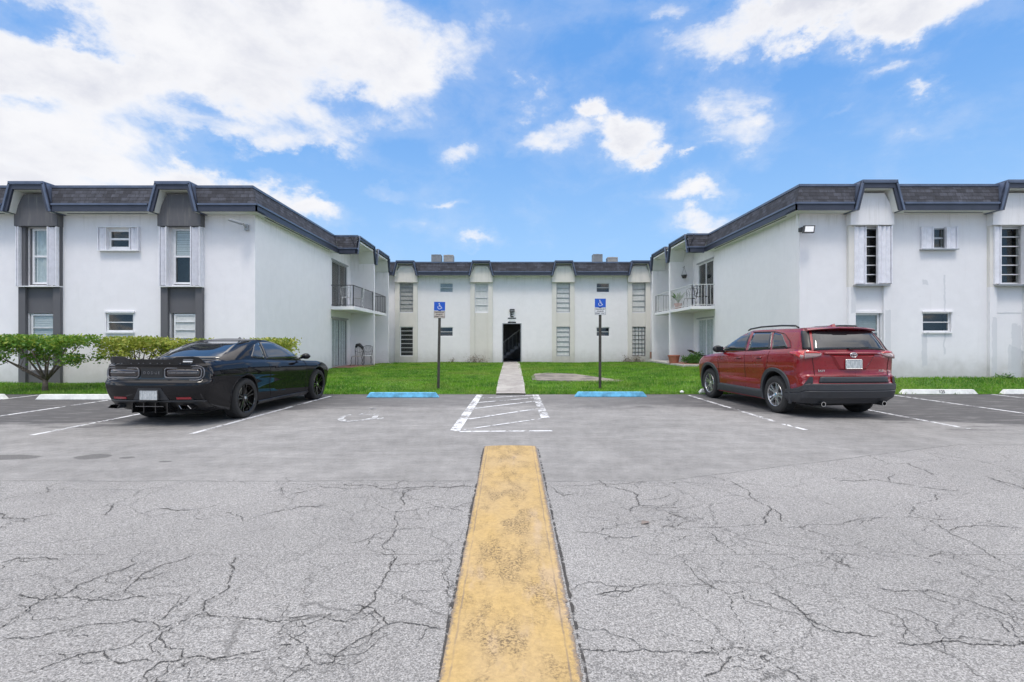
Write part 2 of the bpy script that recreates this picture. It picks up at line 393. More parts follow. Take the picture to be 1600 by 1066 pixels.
# lens / asphalt / paint materials
def asphalt():
    t = MT('asphalt', .9); p = t.pos(); x = t.xyz(p)
    wob = t.math('MULTIPLY', t.math('SUBTRACT', t.noise(p, 1.6, 7, .7), .5), .22)
    yb = t.math('MAXIMUM', 5.12, t.math('MULTIPLY_ADD', x[0], .40, 4.5))
    yb = t.math('MINIMUM', yb, 6.9)
    dy = t.math('SUBTRACT', t.math('ADD', x[1], t.math('MULTIPLY', wob, .5)), yb)
    old = t.step(t.math('ADD', dy, t.math('MULTIPLY', t.math('SUBTRACT', t.noise(p, 6, 6, .8), .5), .9)), .12, -.12)
    # aggregate
    a1 = t.vor(p, 150, 'F1', 1); s1 = t.xyz(a1)[0]; a2 = t.vor(p, 330, 'F1', 1); s2 = t.xyz(a2)[1]
    n0 = t.noise(p, .45, 5, .6); n1 = t.noise(p, 2.3, 6, .65); nf = t.noise(p, 95, 4, .8); fl = t.noise(t.map(p,(1,1,1),(5,1,0)), 34, 3, .6)
    g_old = t.math('ADD', t.math('MULTIPLY_ADD', s1, .22, .095), t.math('MULTIPLY', s2, .125))
    g_old = t.math('MULTIPLY', t.math('MULTIPLY', g_old, t.step(nf, .3, .7, .62, 1.34)), t.step(fl, .60, .70, 1.04, .62))
    g_new = t.math('MULTIPLY_ADD', s2, .06, t.step(nf, .3, .7, .175, .255))
    g_new = t.math('MULTIPLY', g_new, t.step(fl, .60, .68, 1.02, .72)); g_new = t.math('MULTIPLY', g_new, t.step(t.noise(p, 9, 6, .75), .35, .65, .90, 1.08))
    g_new = t.math('MULTIPLY', g_new, t.step(n1, .3, .7, .86, 1.10))
    # long traffic streaks and small worn scars
    str_ = t.noise(t.map(p, (.35,3.2,1)), 1.6, 6, .65)
    g_new = t.math('MULTIPLY', g_new, t.step(str_, .34, .64, .92, 1.04))
    g = t.mix(old, t.comb(g_new, g_new, g_new), t.comb(g_old, g_old, g_old))
    g = t.mix(1.0, g, t.comb(*[t.step(n0, .3, .7, .87, 1.07)]*3), 'MULTIPLY')
    # black sealer left in the stalls, worn away towards the aisle
    ax = t.math('ABSOLUTE', t.math('ADD', x[0], .1))
    edge = t.math('ADD', t.math('MULTIPLY', t.math('SUBTRACT', t.noise(t.map(p, (.6,1,1), (2,8,0)), .8, 8, .68), .5), 4.2), t.math('MULTIPLY', t.math('SUBTRACT', str_, .5), 2.2))
    reach = t.math('SUBTRACT', 10.9, t.math('MULTIPLY', t.step(ax, 2.2, 8.2), 2.6))
    seal = t.step(t.math('SUBTRACT', t.math('ADD', x[1], edge), reach), -.25, .5)
    holes = t.step(t.noise(t.map(p, (.6,3,1), (3,9,0)), 2.2, 8, .7), .50, .60)
    seal = t.math('MULTIPLY', seal, t.math('SUBTRACT', 1., t.math('MULTIPLY', holes, .35)))
    seal = t.math('MULTIPLY', seal, t.step(ax, .0, 5.5, .45, 1.))
    g = t.mix(t.math('MULTIPLY', seal, .93), g, t.comb(*[t.step(nf, .3, .7, .045, .085)]*2, t.step(nf, .3, .7, .048, .089)))
    # oil / tyre smudges
    oil = t.math('MULTIPLY', t.step(t.noise(t.map(p, (1,1,1), (7,3,0)), .8, 3), .60, .78), .22)
    g = t.mix(oil, g, (.10,.10,.11))
    # potholed scars on the left, lower layer showing
    def scar(cx, cy, rx, ry):
        dx = t.math('MULTIPLY', t.math('SUBTRACT', x[0], cx), 1/rx); dyy = t.math('MULTIPLY', t.math('SUBTRACT', x[1], cy), 1/ry)
        r = t.math('ADD', t.math('MULTIPLY', dx, dx), t.math('MULTIPLY', dyy, dyy))
        return t.step(t.math('ADD', r, t.math('MULTIPLY', t.math('SUBTRACT', n1, .5), 2.2)), 1.0, .75)
    for c in ((-6.1,6.15,.45,.16),(-5.05,6.2,.24,.14),(-4.6,6.15,.10,.06),(-4.0,5.95,.08,.04)):
        g = t.mix(t.math('MULTIPLY', scar(*c), .8), g, t.comb(*[t.step(nf, .3, .7, .03, .16)]*3))
    # cracks: wandering cell borders, only in the old surface, broken up
    def warp(sc_, amp, seed):
        c = t.noise(t.map(p, (1,1,1), (seed,seed,0)), sc_, 9, .72, 0, True)
        v = t.N.new('ShaderNodeVectorMath'); v.operation = 'MULTIPLY_ADD'; t.L.new(c, v.inputs[0]); v.inputs[1].default_value = (amp,amp,0); t.L.new(p, v.inputs[2]); return v.outputs[0]
    flat = lambda v: t.map(v, (1,1,0))
    e1 = t.vor(flat(warp(2.2, .42, 3)), .55, 'DISTANCE_TO_EDGE'); e2 = t.vor(flat(warp(4.2, .30, 9)), 1.15, 'DISTANCE_TO_EDGE'); e3 = t.vor(flat(warp(8, .18, 5)), 2.6, 'DISTANCE_TO_EDGE')
    m2 = t.noise(t.map(p, (1,1,0), (1,2,0)), .55, 3); m3 = t.noise(t.map(p, (1,1,0), (8,2,0)), .5, 3)
    m1 = t.noise(t.map(p, (1,1,0), (4,4,0)), .8, 3)
    c1 = t.math('MULTIPLY', t.step(e1, .003, .0006), t.step(m1, .45, .6, 0, .5)); c2 = t.math('MULTIPLY', t.step(e2, .0046, .001), t.step(m2, .42, .58, 0, .65)); c3 = t.math('MULTIPLY', t.step(e3, .009, .001), t.step(m3, .46, .60, 0, .5))
    s1_ = t.math('MULTIPLY', t.step(t.math('ABSOLUTE', t.math('ADD', dy, 0.)), .012, .002), t.step(n1, .36, .56, .1, .8))
    w2 = t.math('ABSOLUTE', t.math('ADD', t.math('SUBTRACT', x[1], 3.36), t.math('MULTIPLY', wob, .35)))
    s2_ = t.math('MULTIPLY', t.step(w2, .009, .001), t.step(n1, .44, .60, 0, .6))
    cr = t.math('MAXIMUM', t.math('MAXIMUM', c1, c2), c3); cr = t.math('MULTIPLY', cr, t.math('MULTIPLY_ADD', old, .8, .2)); cr = t.math('MAXIMUM', cr, t.math('MAXIMUM', s1_, s2_))
    cr = t.math('MULTIPLY', cr, t.step(nf, .25, .55, .55, 1.))
    g = t.mix(t.math('MULTIPLY', cr, .85), g, (.035,.034,.032))
    # a soft, dusty halo beside cracks
    g = t.mix(1.0, g, (1.02,1.0,.975), 'MULTIPLY')
    t.base(g)
    h = t.math('ADD', t.math('MULTIPLY', nf, .6), t.math('MULTIPLY', s1, t.math('MULTIPLY_ADD', old, .5, .1)))
    h = t.math('SUBTRACT', h, t.math('MULTIPLY', cr, 2.0)); t.bump(h, .55, .006)
    return t.m
M['asphalt'] = asphalt()
def paint(name, c, wear=.5, under=(.2,.2,.21), sc_=9):
    t = MT(name, .7); p = t.pos(); n = t.noise(p, sc_, 8, .75); n2 = t.noise(p, 1.3, 4)
    nf = t.noise(p, 60, 4, .7)
    f = t.step(t.math('ADD', n, t.math('MULTIPLY', t.math('SUBTRACT', n2, .5), .5)), .70-.32*wear, .60-.32*wear, 1, 0)
    col = t.mix(1.0, c, t.comb(*[t.step(nf, .3, .7, .84, 1.1)]*3), 'MULTIPLY')
    t.base(col); tr = t.N.new('ShaderNodeBsdfTransparent'); mx = t.N.new('ShaderNodeMixShader')
    t.L.new(f, mx.inputs[0]); t.L.new(t.b.outputs[0], mx.inputs[1]); t.L.new(tr.outputs[0], mx.inputs[2]); t.L.new(mx.outputs[0], t.out.inputs[0])
    return t.m
M['line'] = paint('line_paint', (.68,.69,.71), .33)
M['line_worn'] = paint('line_paint_worn', (.70,.71,.73), .46)
def divider():
    t = MT('yellow_divider_paint', .75); p = t.pos(); x = t.xyz(p)
    n = t.noise(t.map(p, (1,.45,1)), 4.5, 7, .7); nf = t.noise(p, 34, 6, .8); n2 = t.noise(t.map(p, (1,.5,1)), 1.6, 4)
    base = t.mix(t.step(n2, .35, .65), (.46,.315,.122), (.44,.315,.155))
    base = t.mix(1.0, base, t.comb(*[t.step(nf, .3, .7, .84, 1.12)]*3), 'MULTIPLY')
    # bald, lilac-grey patches, and clusters of pitted black
    base = t.mix(t.step(t.noise(t.map(p, (2.2,.6,1), (4,4,4)), 2.1, 5, .6), .56, .68, 0, .28), base, (.47,.38,.34))
    ax = t.math('ABSOLUTE', x[0]); mid = t.step(ax, .30, .16)
    pit = t.math('MULTIPLY', t.step(t.noise(p, 60, 5, .8), .485, .555), t.math('MULTIPLY', t.step(n, .45, .60), t.step(ax, .34, .10, .35, 1)))
    base = t.mix(t.math('MULTIPLY', pit, .85), base, (.12,.085,.05))
    ws = t.noise(p, 120, 2); base = t.mix(t.step(ws, .70, .75, 0, .55), base, (.18,.13,.08))
    ex = t.math('ADD', ax, t.math('MULTIPLY', t.math('SUBTRACT', t.noise(p, 7, 4, .6), .5), .02))
    wdt = t.math('MULTIPLY_ADD', x[1], .0096, .27)
    rel = t.math('SUBTRACT', wdt, ex)      # distance in from the edge
    base = t.mix(t.math('MULTIPLY', t.step(t.math('ABSOLUTE', t.math('SUBTRACT', rel, .040)), .007, .002), t.step(n, .36, .56, .1, .65)), base, (.20,.155,.12))
    base = t.mix(t.math('MULTIPLY', t.step(t.math('ADD', rel, t.math('MULTIPLY', t.math('SUBTRACT', nf, .5), .09)), .020, -.004), .75), base, (.17,.145,.14))
    t.base(base); t.bump(t.math('SUBTRACT', nf, t.math('MULTIPLY', pit, .8)), .5, .006)
    al = t.step(t.math('ADD', t.math('SUBTRACT', wdt, ax), t.math('MULTIPLY', t.math('SUBTRACT', t.noise(p, 26, 7, .8), .5), .085)), -.004, -.010)
    tr = t.N.new('ShaderNodeBsdfTransparent'); mx = t.N.new('ShaderNodeMixShader'); t.L.new(al, mx.inputs[0]); t.L.new(t.b.outputs[0], mx.inputs[1]); t.L.new(tr.outputs[0], mx.inputs[2]); t.L.new(mx.outputs[0], t.out.inputs[0])
    return t.m
M['divider'] = divider()
M['stop_white'] = simple('wheel_stop_white', (.72,.73,.70), .7, var=.12, scale=6, bump=.3)
M['stop_blue'] = simple('wheel_stop_blue', (.12,.40,.62), .65, var=.30, scale=7, bump=.3)
def lawn():
    t = MT('lawn_turf', .9); p = t.pos(); n = t.noise(p, .7, 5); nf = t.noise(p, 24, 5, .7)
    c = t.mix(t.step(n, .35, .65), (.055,.15,.008), (.085,.18,.012))
    c = t.mix(1.0, c, t.comb(*[t.step(nf, .3, .7, .5, 1.3)]*3), 'MULTIPLY'); t.base(c); t.bump(nf, .9, .03); return t.m
M['lawn'] = lawn()
def leafm(name, cols, trans=.25, sc_=3.):
    t = MT(name, .5); p = t.pos(); n = t.noise(p, sc_, 4)
    oi = t.N.new('ShaderNodeNewGeometry'); rn = oi.outputs['Random Per Island']
    c = t.mix(t.step(n, .38, .62), cols[0], cols[1]); c = t.mix(t.step(rn, .55, 1., 0, .75), c, cols[2])
    if name == 'grass_blade':      # yellower, drier areas
        lf = t.noise(t.map(p, (1,1,0)), .34, 5, .65); c = t.mix(t.step(lf, .47, .66, 0, .55), c, (.30,.37,.07))
    t.base(c); t.b.inputs['Subsurface Weight'].default_value = 0
    tl = t.N.new('ShaderNodeBsdfTranslucent'); t.L.new(c, tl.inputs[0]); mx = t.N.new('ShaderNodeMixShader'); mx.inputs[0].default_value = trans
    t.L.new(t.b.outputs[0], mx.inputs[1]); t.L.new(tl.outputs[0], mx.inputs[2]); t.L.new(mx.outputs[0], t.out.inputs[0]); return t.m
M['blade'] = leafm('grass_blade', ((.050,.20,.006),(.145,.35,.012),(.36,.46,.11)), .3, 1.3)
M['leaf_dark'] = leafm('leaf_dark', ((.06,.17,.02),(.13,.27,.025),(.38,.44,.05)), .3, 1.2)
M['leaf_yel'] = leafm('leaf_yellow', ((.20,.28,.03),(.36,.40,.05),(.50,.46,.10)), .3)
M['leaf_mid'] = leafm('leaf_mid', ((.05,.15,.025),(.09,.21,.035),(.14,.26,.05)), .3)
M['leaf_dry'] = leafm('leaf_dry', ((.22,.17,.15),(.30,.26,.22),(.14,.17,.08)), .2)
# ================================================================ ground and lot
GZR = lambda x: ss(x, 3.5, 8)
def gz(x, y):
    b = .115*ss(y, 13.5, 15.3)
    b += .09*ss(-x, 4.5, 7)*ss(y, 18, 21)*(1-ss(y, 26, 29))
    b += .17*GZR(x)*ss(y, 13.6, 15.3)*(1-.9*ss(y, 26, 30))
    return b
g = MB(); g.box(-400, 400, -400, 600, -.6, -.10)
tag(g.build('ground', M['lawn']), kind='structure')
g = MB(); g.face([(-60,-40,0),(60,-40,0),(60,13.5,0),(-60,13.5,0)]); g.face([(-60,13.5,0),(60,13.5,0),(60,13.5,-.1),(-60,13.5,-.1)])
tag(g.build('parking_lot', M['asphalt'], fixn=False), kind='structure')
def edge_y(x): return 13.42+.05*noise.noise(Vector((x*1.7, 0, 0)))+.03*noise.noise(Vector((x*6, 3, 0)))
def walk_x(y):      # edges of the front walk
    t = (y-13.3)/17; return (lerp(-.37, -.385, t)+.02*noise.noise(Vector((y*2,1,0))), lerp(.40, .56, t)+.02*noise.noise(Vector((y*2,7,0))))
xs = sorted(set([round(v, 3) for v in np.arange(-60, 60.01, 1.0)]+[round(v, 3) for v in np.arange(-14, 14, .25)]))
ys = [13.42, 13.5, 13.6, 13.8, 14.0, 14.3, 14.6, 15, 15.4, 16, 17, 18, 19, 20, 21, 22, 23, 24, 25, 26, 27, 28, 29, 30, 31]
g = MB(); rows = []
for j, y in enumerate(ys):
    rows.append([(x, edge_y(x) if j == 0 else y, .006 if j == 0 else max(.008, gz(x, y)+.02*noise.noise(Vector((x, y, 0)))*ss(y, 13.5, 14.5))) for x in xs])
g.grid(rows); tag(g.build('lawn', M['lawn'], smooth=True), kind='structure')
# walk
g = MB(); rows = []
for y in np.arange(13.35, 30.31, .5):
    a, b = walk_x(y); z = gz(0, y)+.035
    rows.append([(a, y, z-.08), (a, y, z), ((a+b)/2, y, z+.004), (b, y, z), (b, y, z-.08)])
rows.append([(-.385, 30.30, gz(0,30)+v) for v in (-.05,.035)]+[(.1,30.30,gz(0,30)+.039)]+[(.56, 30.30, gz(0,30)+v) for v in (.035,-.05)])
def walkmat():
    t = MT('walk_concrete', .9); p = t.pos(); x = t.xyz(p); n = t.noise(p, 2.2, 7, .7); nf = t.noise(p, 40, 4)
    c = t.mix(t.step(n, .35, .65), (.27,.25,.235), (.40,.385,.36)); c = t.mix(1.0, c, t.comb(*[t.step(nf, .3, .7, .85, 1.12)]*3), 'MULTIPLY')
    e = t.math('ABSOLUTE', t.math('SUBTRACT', x[0], .02)); ed = t.step(t.math('ADD', e, t.math('MULTIPLY', t.math('SUBTRACT', n, .5), .3)), .34, .44, 0, .6)
    c = t.mix(ed, c, (.52,.51,.49))
    j = t.math('ABSOLUTE', t.math('SUBTRACT', t.math('FRACT', t.math('DIVIDE', x[1], 1.5)), .5)); c = t.mix(t.step(j, .012, .005, 0, .7), c, (.12,.11,.10))
    t.base(c); t.bump(nf, .4, .005); return t.m
g.grid(rows); tag(g.build('walkway', walkmat()), kind='structure')
# pale slab sunk in the right lawn
g = MB(); poly = [(.72,16.6),(1.7,16.1),(3.35,15.9),(3.62,16.2),(2.9,18.2),(2.45,19.6),(1.5,20.3),(.95,19.6),(.75,18.2)]
f0 = lambda x, y: (x, y, gz(x, y)-.05); f1 = lambda x, y: (x, y, gz(x, y)+.035)
g.prism(poly, f0, f1)
t_ = MT('old_slab', .9); p_ = t_.pos(); n_ = t_.noise(p_, 1.1, 6, .7, .4); c_ = t_.mix(t_.step(n_, .40, .56), (.11,.10,.09), (.25,.225,.195)); t_.base(c_); t_.bump(t_.noise(p_, 30, 4), .4, .01)
tag(g.build('old_slab', t_.m), 'flat weathered grey slab sunk in the right lawn behind the sign post', 'concrete slab')
# yellow divider: low painted concrete band with worn rounded shoulders
g = MB(); rows = []
for y in np.arange(-6, 6.86, .08):
    wd = lerp(.29, .335, max(0, min(1, (y-2.1)/4.7))); j = lambda k: .012*noise.noise(Vector((y*4, k, 0)))+.008*noise.noise(Vector((y*17, k, 0)))
    hz_ = .012 if y < 6.78 else .008
    cx_ = .01
    rows.append([(cx_-wd-.02+j(1), y, .001), (cx_-wd+j(2), y, hz_*.55), (cx_-wd+.05, y, hz_), (cx_-wd*.45, y, hz_+.006), (cx_, y, hz_+.008), (cx_+wd*.45, y, hz_+.006), (cx_+wd-.05, y, hz_), (cx_+wd+j(3), y, hz_*.55), (cx_+wd+.02+j(4), y, .001)])
g.grid(rows); tag(g.build('divider_strip', M['divider'], smooth=True), 'worn yellow painted divider strip running down the middle of the lot', 'divider')
# dark gritty joint on each side of the divider
jm = paint('joint_grit', (.05,.045,.04), .42, sc_=16)
for sx in (-1, 1):
    g = MB(); rows = []
    for y in np.arange(-6, 6.7, .06):
        wd = lerp(.29, .335, max(0, min(1, (y-2.1)/4.7)))+.012; a = .016+.016*noise.noise(Vector((y*2, sx, 0)))+.016*noise.noise(Vector((y*19, sx, 0)))
        rows.append([(.01+sx*wd, y, .004), (.01+sx*(wd+max(.008, a)), y, .004)])
    g.grid(rows); tag(g.build('divider_joint', jm, fixn=False), kind='structure')
# cracks: wandering ribbons lying in the old surface
def crack_net():
    T = [[(0,1002),(60,996),(110,984),(170,974),(240,973),(248,985),(250,997),(285,1015),(285,1028),(330,1031),(415,1031)],[(0,985),(45,950),(75,930)],[(25,930),(60,936),(110,933),(160,937),(225,933)],
     [(245,972),(270,950),(300,930)],[(250,985),(290,970),(325,957)],[(370,870),(365,895),(357,920),(335,933),(320,940),(328,962),(380,965),(435,972),(480,962),(545,971)],[(195,925),(215,905),(250,885),(300,868)],
     [(440,970),(450,950),(460,925)],[(560,945),(600,965),(605,976),(650,976),(688,983)],[(605,978),(560,1000),(530,1020),(520,1036),(480,1040),(455,1055),(440,1075)],[(620,870),(610,890),(595,915),(588,935),(570,950),(545,965)],
     [(625,795),(622,820),(610,840),(600,850)],[(40,1052),(60,1048),(125,1023),(160,1018),(185,1037),(235,1032)],[(215,1068),(250,1035),(285,1030)],[(65,775),(75,765),(90,755)],[(180,788),(160,806)],[(440,770),(445,755)],
     [(450,775),(500,760),(580,762),(640,750)],[(580,790),(625,800),(680,792),(725,800)],[(250,795),(280,798),(340,790)],[(430,990),(460,1000),(480,1010),(470,1040)],[(0,800),(40,812),(90,803)],[(525,757),(600,764),(700,762),(745,760)],
     [(350,800),(380,815),(430,800),(520,790)],[(100,930),(160,900),(215,880)],[(330,1031),(380,1022),(430,1010),(470,1008)],[(0,880),(30,872),(90,876)],[(640,765),(625,780),(625,795)],[(700,870),(690,900),(700,930)],
     [(1070,868),(1085,895),(1110,915),(1140,930),(1150,965),(1165,1000),(1170,1015),(1210,1040),(1260,1066)],[(1140,930),(1170,920)],[(935,750),(990,770),(1000,790),(1070,793)],[(1000,790),(985,800)],[(875,758),(960,757),(1040,755),(1110,757),(1160,755),(1200,760)],
     [(1110,745),(1150,757),(1170,775),(1205,795),(1220,808),(1222,816)],[(1090,825),(1150,823),(1190,820),(1245,825),(1300,820),(1360,810),(1420,808),(1450,812),(1480,830),(1530,855),(1600,893)],[(1420,808),(1422,790),(1445,785),(1460,770)],
     [(1100,830),(1120,845),(1150,865)],[(1090,812),(1060,822),(1030,822)],[(1245,822),(1300,840),(1370,862),(1440,872),(1490,885),(1540,915),(1610,952)],[(1370,918),(1400,925),(1450,922),(1500,935),(1550,952),(1610,975)],
     [(1560,970),(1580,990),(1610,1015)],[(1200,925),(1240,945),(1260,965),(1300,985),(1370,995)],[(1400,1004),(1450,1007),(1500,1003),(1560,1008),(1610,1000)],[(1280,860),(1310,880),(1330,885)],[(905,1018),(965,1018),(1040,1020),(1120,1022),(1165,1012)],
     [(1310,752),(1370,750),(1440,762),(1500,768)],[(1390,752),(1400,742)],[(1540,745),(1600,765)],[(860,760),(880,775),(920,770)],[(1040,800),(1080,810),(1100,812)],[(900,830),(960,840),(1000,838)],[(1190,820),(1200,800),(1205,795)],
     [(930,930),(980,925),(1010,915)],[(1170,1015),(1130,1040),(1100,1066)],[(1480,830),(1540,822),(1600,826)],[(1450,872),(1470,862),(1490,865)]]
    rg = random.Random(5); m = MB()
    def frac(P, amp, n):
        for _ in range(n):
            Q = [P[0]]
            for a, b in zip(P, P[1:]):
                d = b-a; mid = (a+b)/2+Vector((-d.y, d.x))*rg.uniform(-amp, amp); Q += [mid, b]
            P = Q; amp *= .92
        return P
    def ribbon(P, w0):
        n = len(P); rows = []; ph = rg.uniform(0, 50)
        for i, q in enumerate(P):
            d = (P[min(i+1, n-1)]-P[max(0, i-1)]).normalized(); nn = Vector((-d.y, d.x)); e = min(1, i/6, (n-1-i)/6)
            w_ = w0*(.35+.65*e)*(.45+1.5*abs(noise.noise(Vector((i*.31+ph, 0, 0)))))+.0005
            rows.append([(q.x-nn.x*w_, q.y-nn.y*w_, .0035), (q.x+nn.x*w_, q.y+nn.y*w_, .0035)])
        m.grid(rows)
    for pl in T:
        P = [Vector(((px-797)/800*Y, Y)) for px, Y in ((px, 1120/(py-533)) for px, py in pl)]
        F = frac(frac(P, .15, 3), .30, 2); far = P[0].y
        ribbon(F, (.0018+.0006*far)*rg.uniform(.7, 1.3))
        for k in range(rg.randint(1, 3)):      # short side branches
            i = rg.randrange(2, len(F)-2); a = rg.uniform(0, 6.28); L_ = rg.uniform(.08, .45)
            ribbon(frac([F[i], F[i]+Vector((math.cos(a), math.sin(a)))*L_*.5, F[i]+Vector((math.cos(a+.5), math.sin(a+.5)))*L_], .25, 4), .0010+.0003*far)
    # the same kind of cracking goes on beyond the frame and behind the photographer
    for k in range(46):
        q = Vector((rg.uniform(-12, 12), rg.uniform(-8, 2.0))) if k % 2 else Vector((rg.choice((-1, 1))*rg.uniform(5.5, 12), rg.uniform(0, 5))); P = [q]; a = rg.uniform(0, 6.28)
        for j in range(5): a += rg.uniform(-.7, .7); q = q+Vector((math.cos(a), math.sin(a)))*rg.uniform(.25, .6); P.append(q)
        if all(v.y < 5 for v in P): ribbon(frac(P, .17, 3), .005)
    cm = paint('crack_dark', (.055,.052,.048), .34, sc_=30)
    tag(m.build('asphalt_cracks', cm, fixn=False), kind='structure')
crack_net()
# painted lines
def strip(name, a, b, w_, mat, z=.004, label=None):
    a, b = Vector(a), Vector(b); d = (b-a).normalized(); n = Vector((-d.y, d.x))*w_/2; m = MB()
    m.face([(a.x-n.x, a.y-n.y, z), (b.x-n.x, b.y-n.y, z), (b.x+n.x, b.y+n.y, z), (a.x+n.x, a.y+n.y, z)])
    o = m.build(name, mat, fixn=False); o['kind'] = 'structure'; return o
for x0, y0, x1, y1, m_ in ((-14.95,8.3,-14.9,13.3,'line'),(-12.2,8.3,-12.2,13.3,'line'),(-9.5,8.2,-9.5,13.2,'line'),(-7.1,7.6,-7.1,13.1,'line'),(-4.80,7.7,-4.55,13.0,'line'),
                      (4.65,8.05,4.60,8.62,'line'),(4.60,8.9,4.60,13.2,'line_worn'),(7.3,8.15,7.22,13.3,'line'),(9.95,8.4,9.9,13.4,'line'),(12.6,8.4,12.6,13.4,'line'),(15.3,8.4,15.3,13.4,'line')):
    strip('stall_line', (x0,y0), (x1,y1), .085, M[m_])
strip('aisle_line', (-.86,7.95), (-.79,13.3), .16, M['line'])
strip('aisle_line', (.64,9.3), (.66,13.3), .16, M['line_worn'])
strip('aisle_line', (-.78,7.9), (.66,7.97), .09, M['line'])
for y0, y1 in ((9.15,10.6),(10.6,11.9),(11.6,12.6),(12.5,13.15)):
    strip('aisle_line', (-.74,y0), (.60,y1), .085, M['line'], .006)
strip('aisle_line', (-.74,8.05), (.55,9.2), .06, M['line_worn'], .007)
# wheelchair strokes (shared by the pavement mark and the two signs)
def isa(sc_=1.):
    arc = [(.02+.24*math.cos(R(a)), -.14+.24*math.sin(R(a))) for a in range(150, 345, 13)]
    hd = [(-.04+.035*math.cos(R(a)), .40+.035*math.sin(R(a))) for a in range(0, 361, 30)]
    return [[(-.04,.30),(-.02,.02),(.20,.02),(.29,-.26),(.38,-.22)], [(-.03,.17),(.15,.17)], arc, hd]
def strokes(m, pls, w_, f, dz=.0005):
    for k, pl in enumerate(pls):
        for a, b in zip(pl, pl[1:]):
            a, b = Vector(a), Vector(b); d = b-a
            if d.length < 1e-5: continue
            d.normalize(); n = Vector((-d.y, d.x))*w_/2; e = d*w_*.35; k2 = dz*(k+1)
            m.face([f(*(a-e-n), k2), f(*(b+e-n), k2), f(*(b+e+n), k2), f(*(a-e+n), k2)]); 
            dz_ = 0; k += .13
m = MB(); strokes(m, isa(), .075, lambda u, v, h: (-2.80+u*1.25, 9.72+v*2.1, .004+h))
o = m.build('wheelchair_marking', paint('marking_faded', (.58,.59,.60), .48), fixn=False); o['kind'] = 'structure'
# wheel stops
def wheel_stop(x0, x1, y, mat, label, txt=None, yaw=0):
    o = empty('wheel_stop', ((x0+x1)/2, y, 0), yaw, label=label, cat='wheel stop', group='concrete wheel stops at the head of the stalls')
    h = (x1-x0)/2; m = MB(); e = .09
    m.hexa([(-h,-.08,.004),(h,-.08,.004),(h,.08,.004),(-h,.08,.004),(-h+e,-.05,.125),(h-e,-.05,.125),(h-e,.05,.125),(-h+e,.05,.125)])
    c = m.build('block', mat, o, bevel=.012)
    if txt:
        q = text_mesh(txt, .11, M['sign_black'], 'stencil_number', o, .001, bold=.001); q.rotation_euler = (R(76), 0, 0); q.location = (.05, -.0715, .068)
    return o
wheel_stop(-3.56, -1.76, 12.72, M['stop_blue'], 'blue concrete wheel stop in front of the left sign post')
wheel_stop(1.62, 3.43, 12.88, M['stop_blue'], 'blue concrete wheel stop in front of the right sign post')
wheel_stop(-11.30, -9.45, 12.25, M['stop_white'], 'white wheel stop on the asphalt before the small tree trunk')
wheel_stop(-14.0, -12.1, 12.3, M['stop_white'], 'white wheel stop cut off by the left edge of the photo')
wheel_stop(10.28, 12.28, 13.5, M['stop_white'], 'white wheel stop stencilled 125 to the right of the red car', '125')
wheel_stop(12.95, 14.9, 13.5, M['stop_white'], 'white wheel stop cut off by the right edge of the photo')
wheel_stop(5.0, 6.9, 13.62, M['stop_white'], 'white wheel stop hidden behind the front wheels of the red car')
wheel_stop(-7.2, -5.4, 12.9, M['stop_white'], 'white wheel stop hidden beyond the front of the black car') if 0 else None

# ================================================================ building kit
class Fr:
    def __init__(s, o, u, n): s.o = Vector((o[0], o[1], 0)); s.u = Vector((u[0], u[1], 0)); s.n = Vector((n[0], n[1], 0))
    def p(s, u, d, z): return s.o+s.u*u+s.n*d+Vector((0,0,z))
def fbox(m, fr, u0,u1,d0,d1,z0,z1):
    m.hexa([fr.p(u0,d0,z0),fr.p(u1,d0,z0),fr.p(u1,d1,z0),fr.p(u0,d1,z0),fr.p(u0,d0,z1),fr.p(u1,d0,z1),fr.p(u1,d1,z1),fr.p(u0,d1,z1)])
def wall(m, fr, u0, u1, z0, z1, holes, depth=.16, d=0.):
    us = sorted(set([u0, u1]+[h[0] for h in holes]+[h[1] for h in holes])); zs = sorted(set([z0, z1]+[h[2] for h in holes]+[h[3] for h in holes]))
    for a, b in zip(us, us[1:]):
        for c, e in zip(zs, zs[1:]):
            if any(h[0] <= a and b <= h[1] and h[2] <= c and e <= h[3] for h in holes): continue
            for dd in (d, d-depth): m.face([fr.p(a,dd,c),fr.p(b,dd,c),fr.p(b,dd,e),fr.p(a,dd,e)])
    for a, b, c, e in holes:
        for q in (((a,c),(b,c)),((b,c),(b,e)),((b,e),(a,e)),((a,e),(a,c))):
            m.face([fr.p(q[0][0],d,q[0][1]),fr.p(q[1][0],d,q[1][1]),fr.p(q[1][0],d-depth,q[1][1]),fr.p(q[0][0],d-depth,q[0][1])])
ZE, ZF, ZM, ZT = 5.22, 5.41, 5.43, 6.03
RB = .25
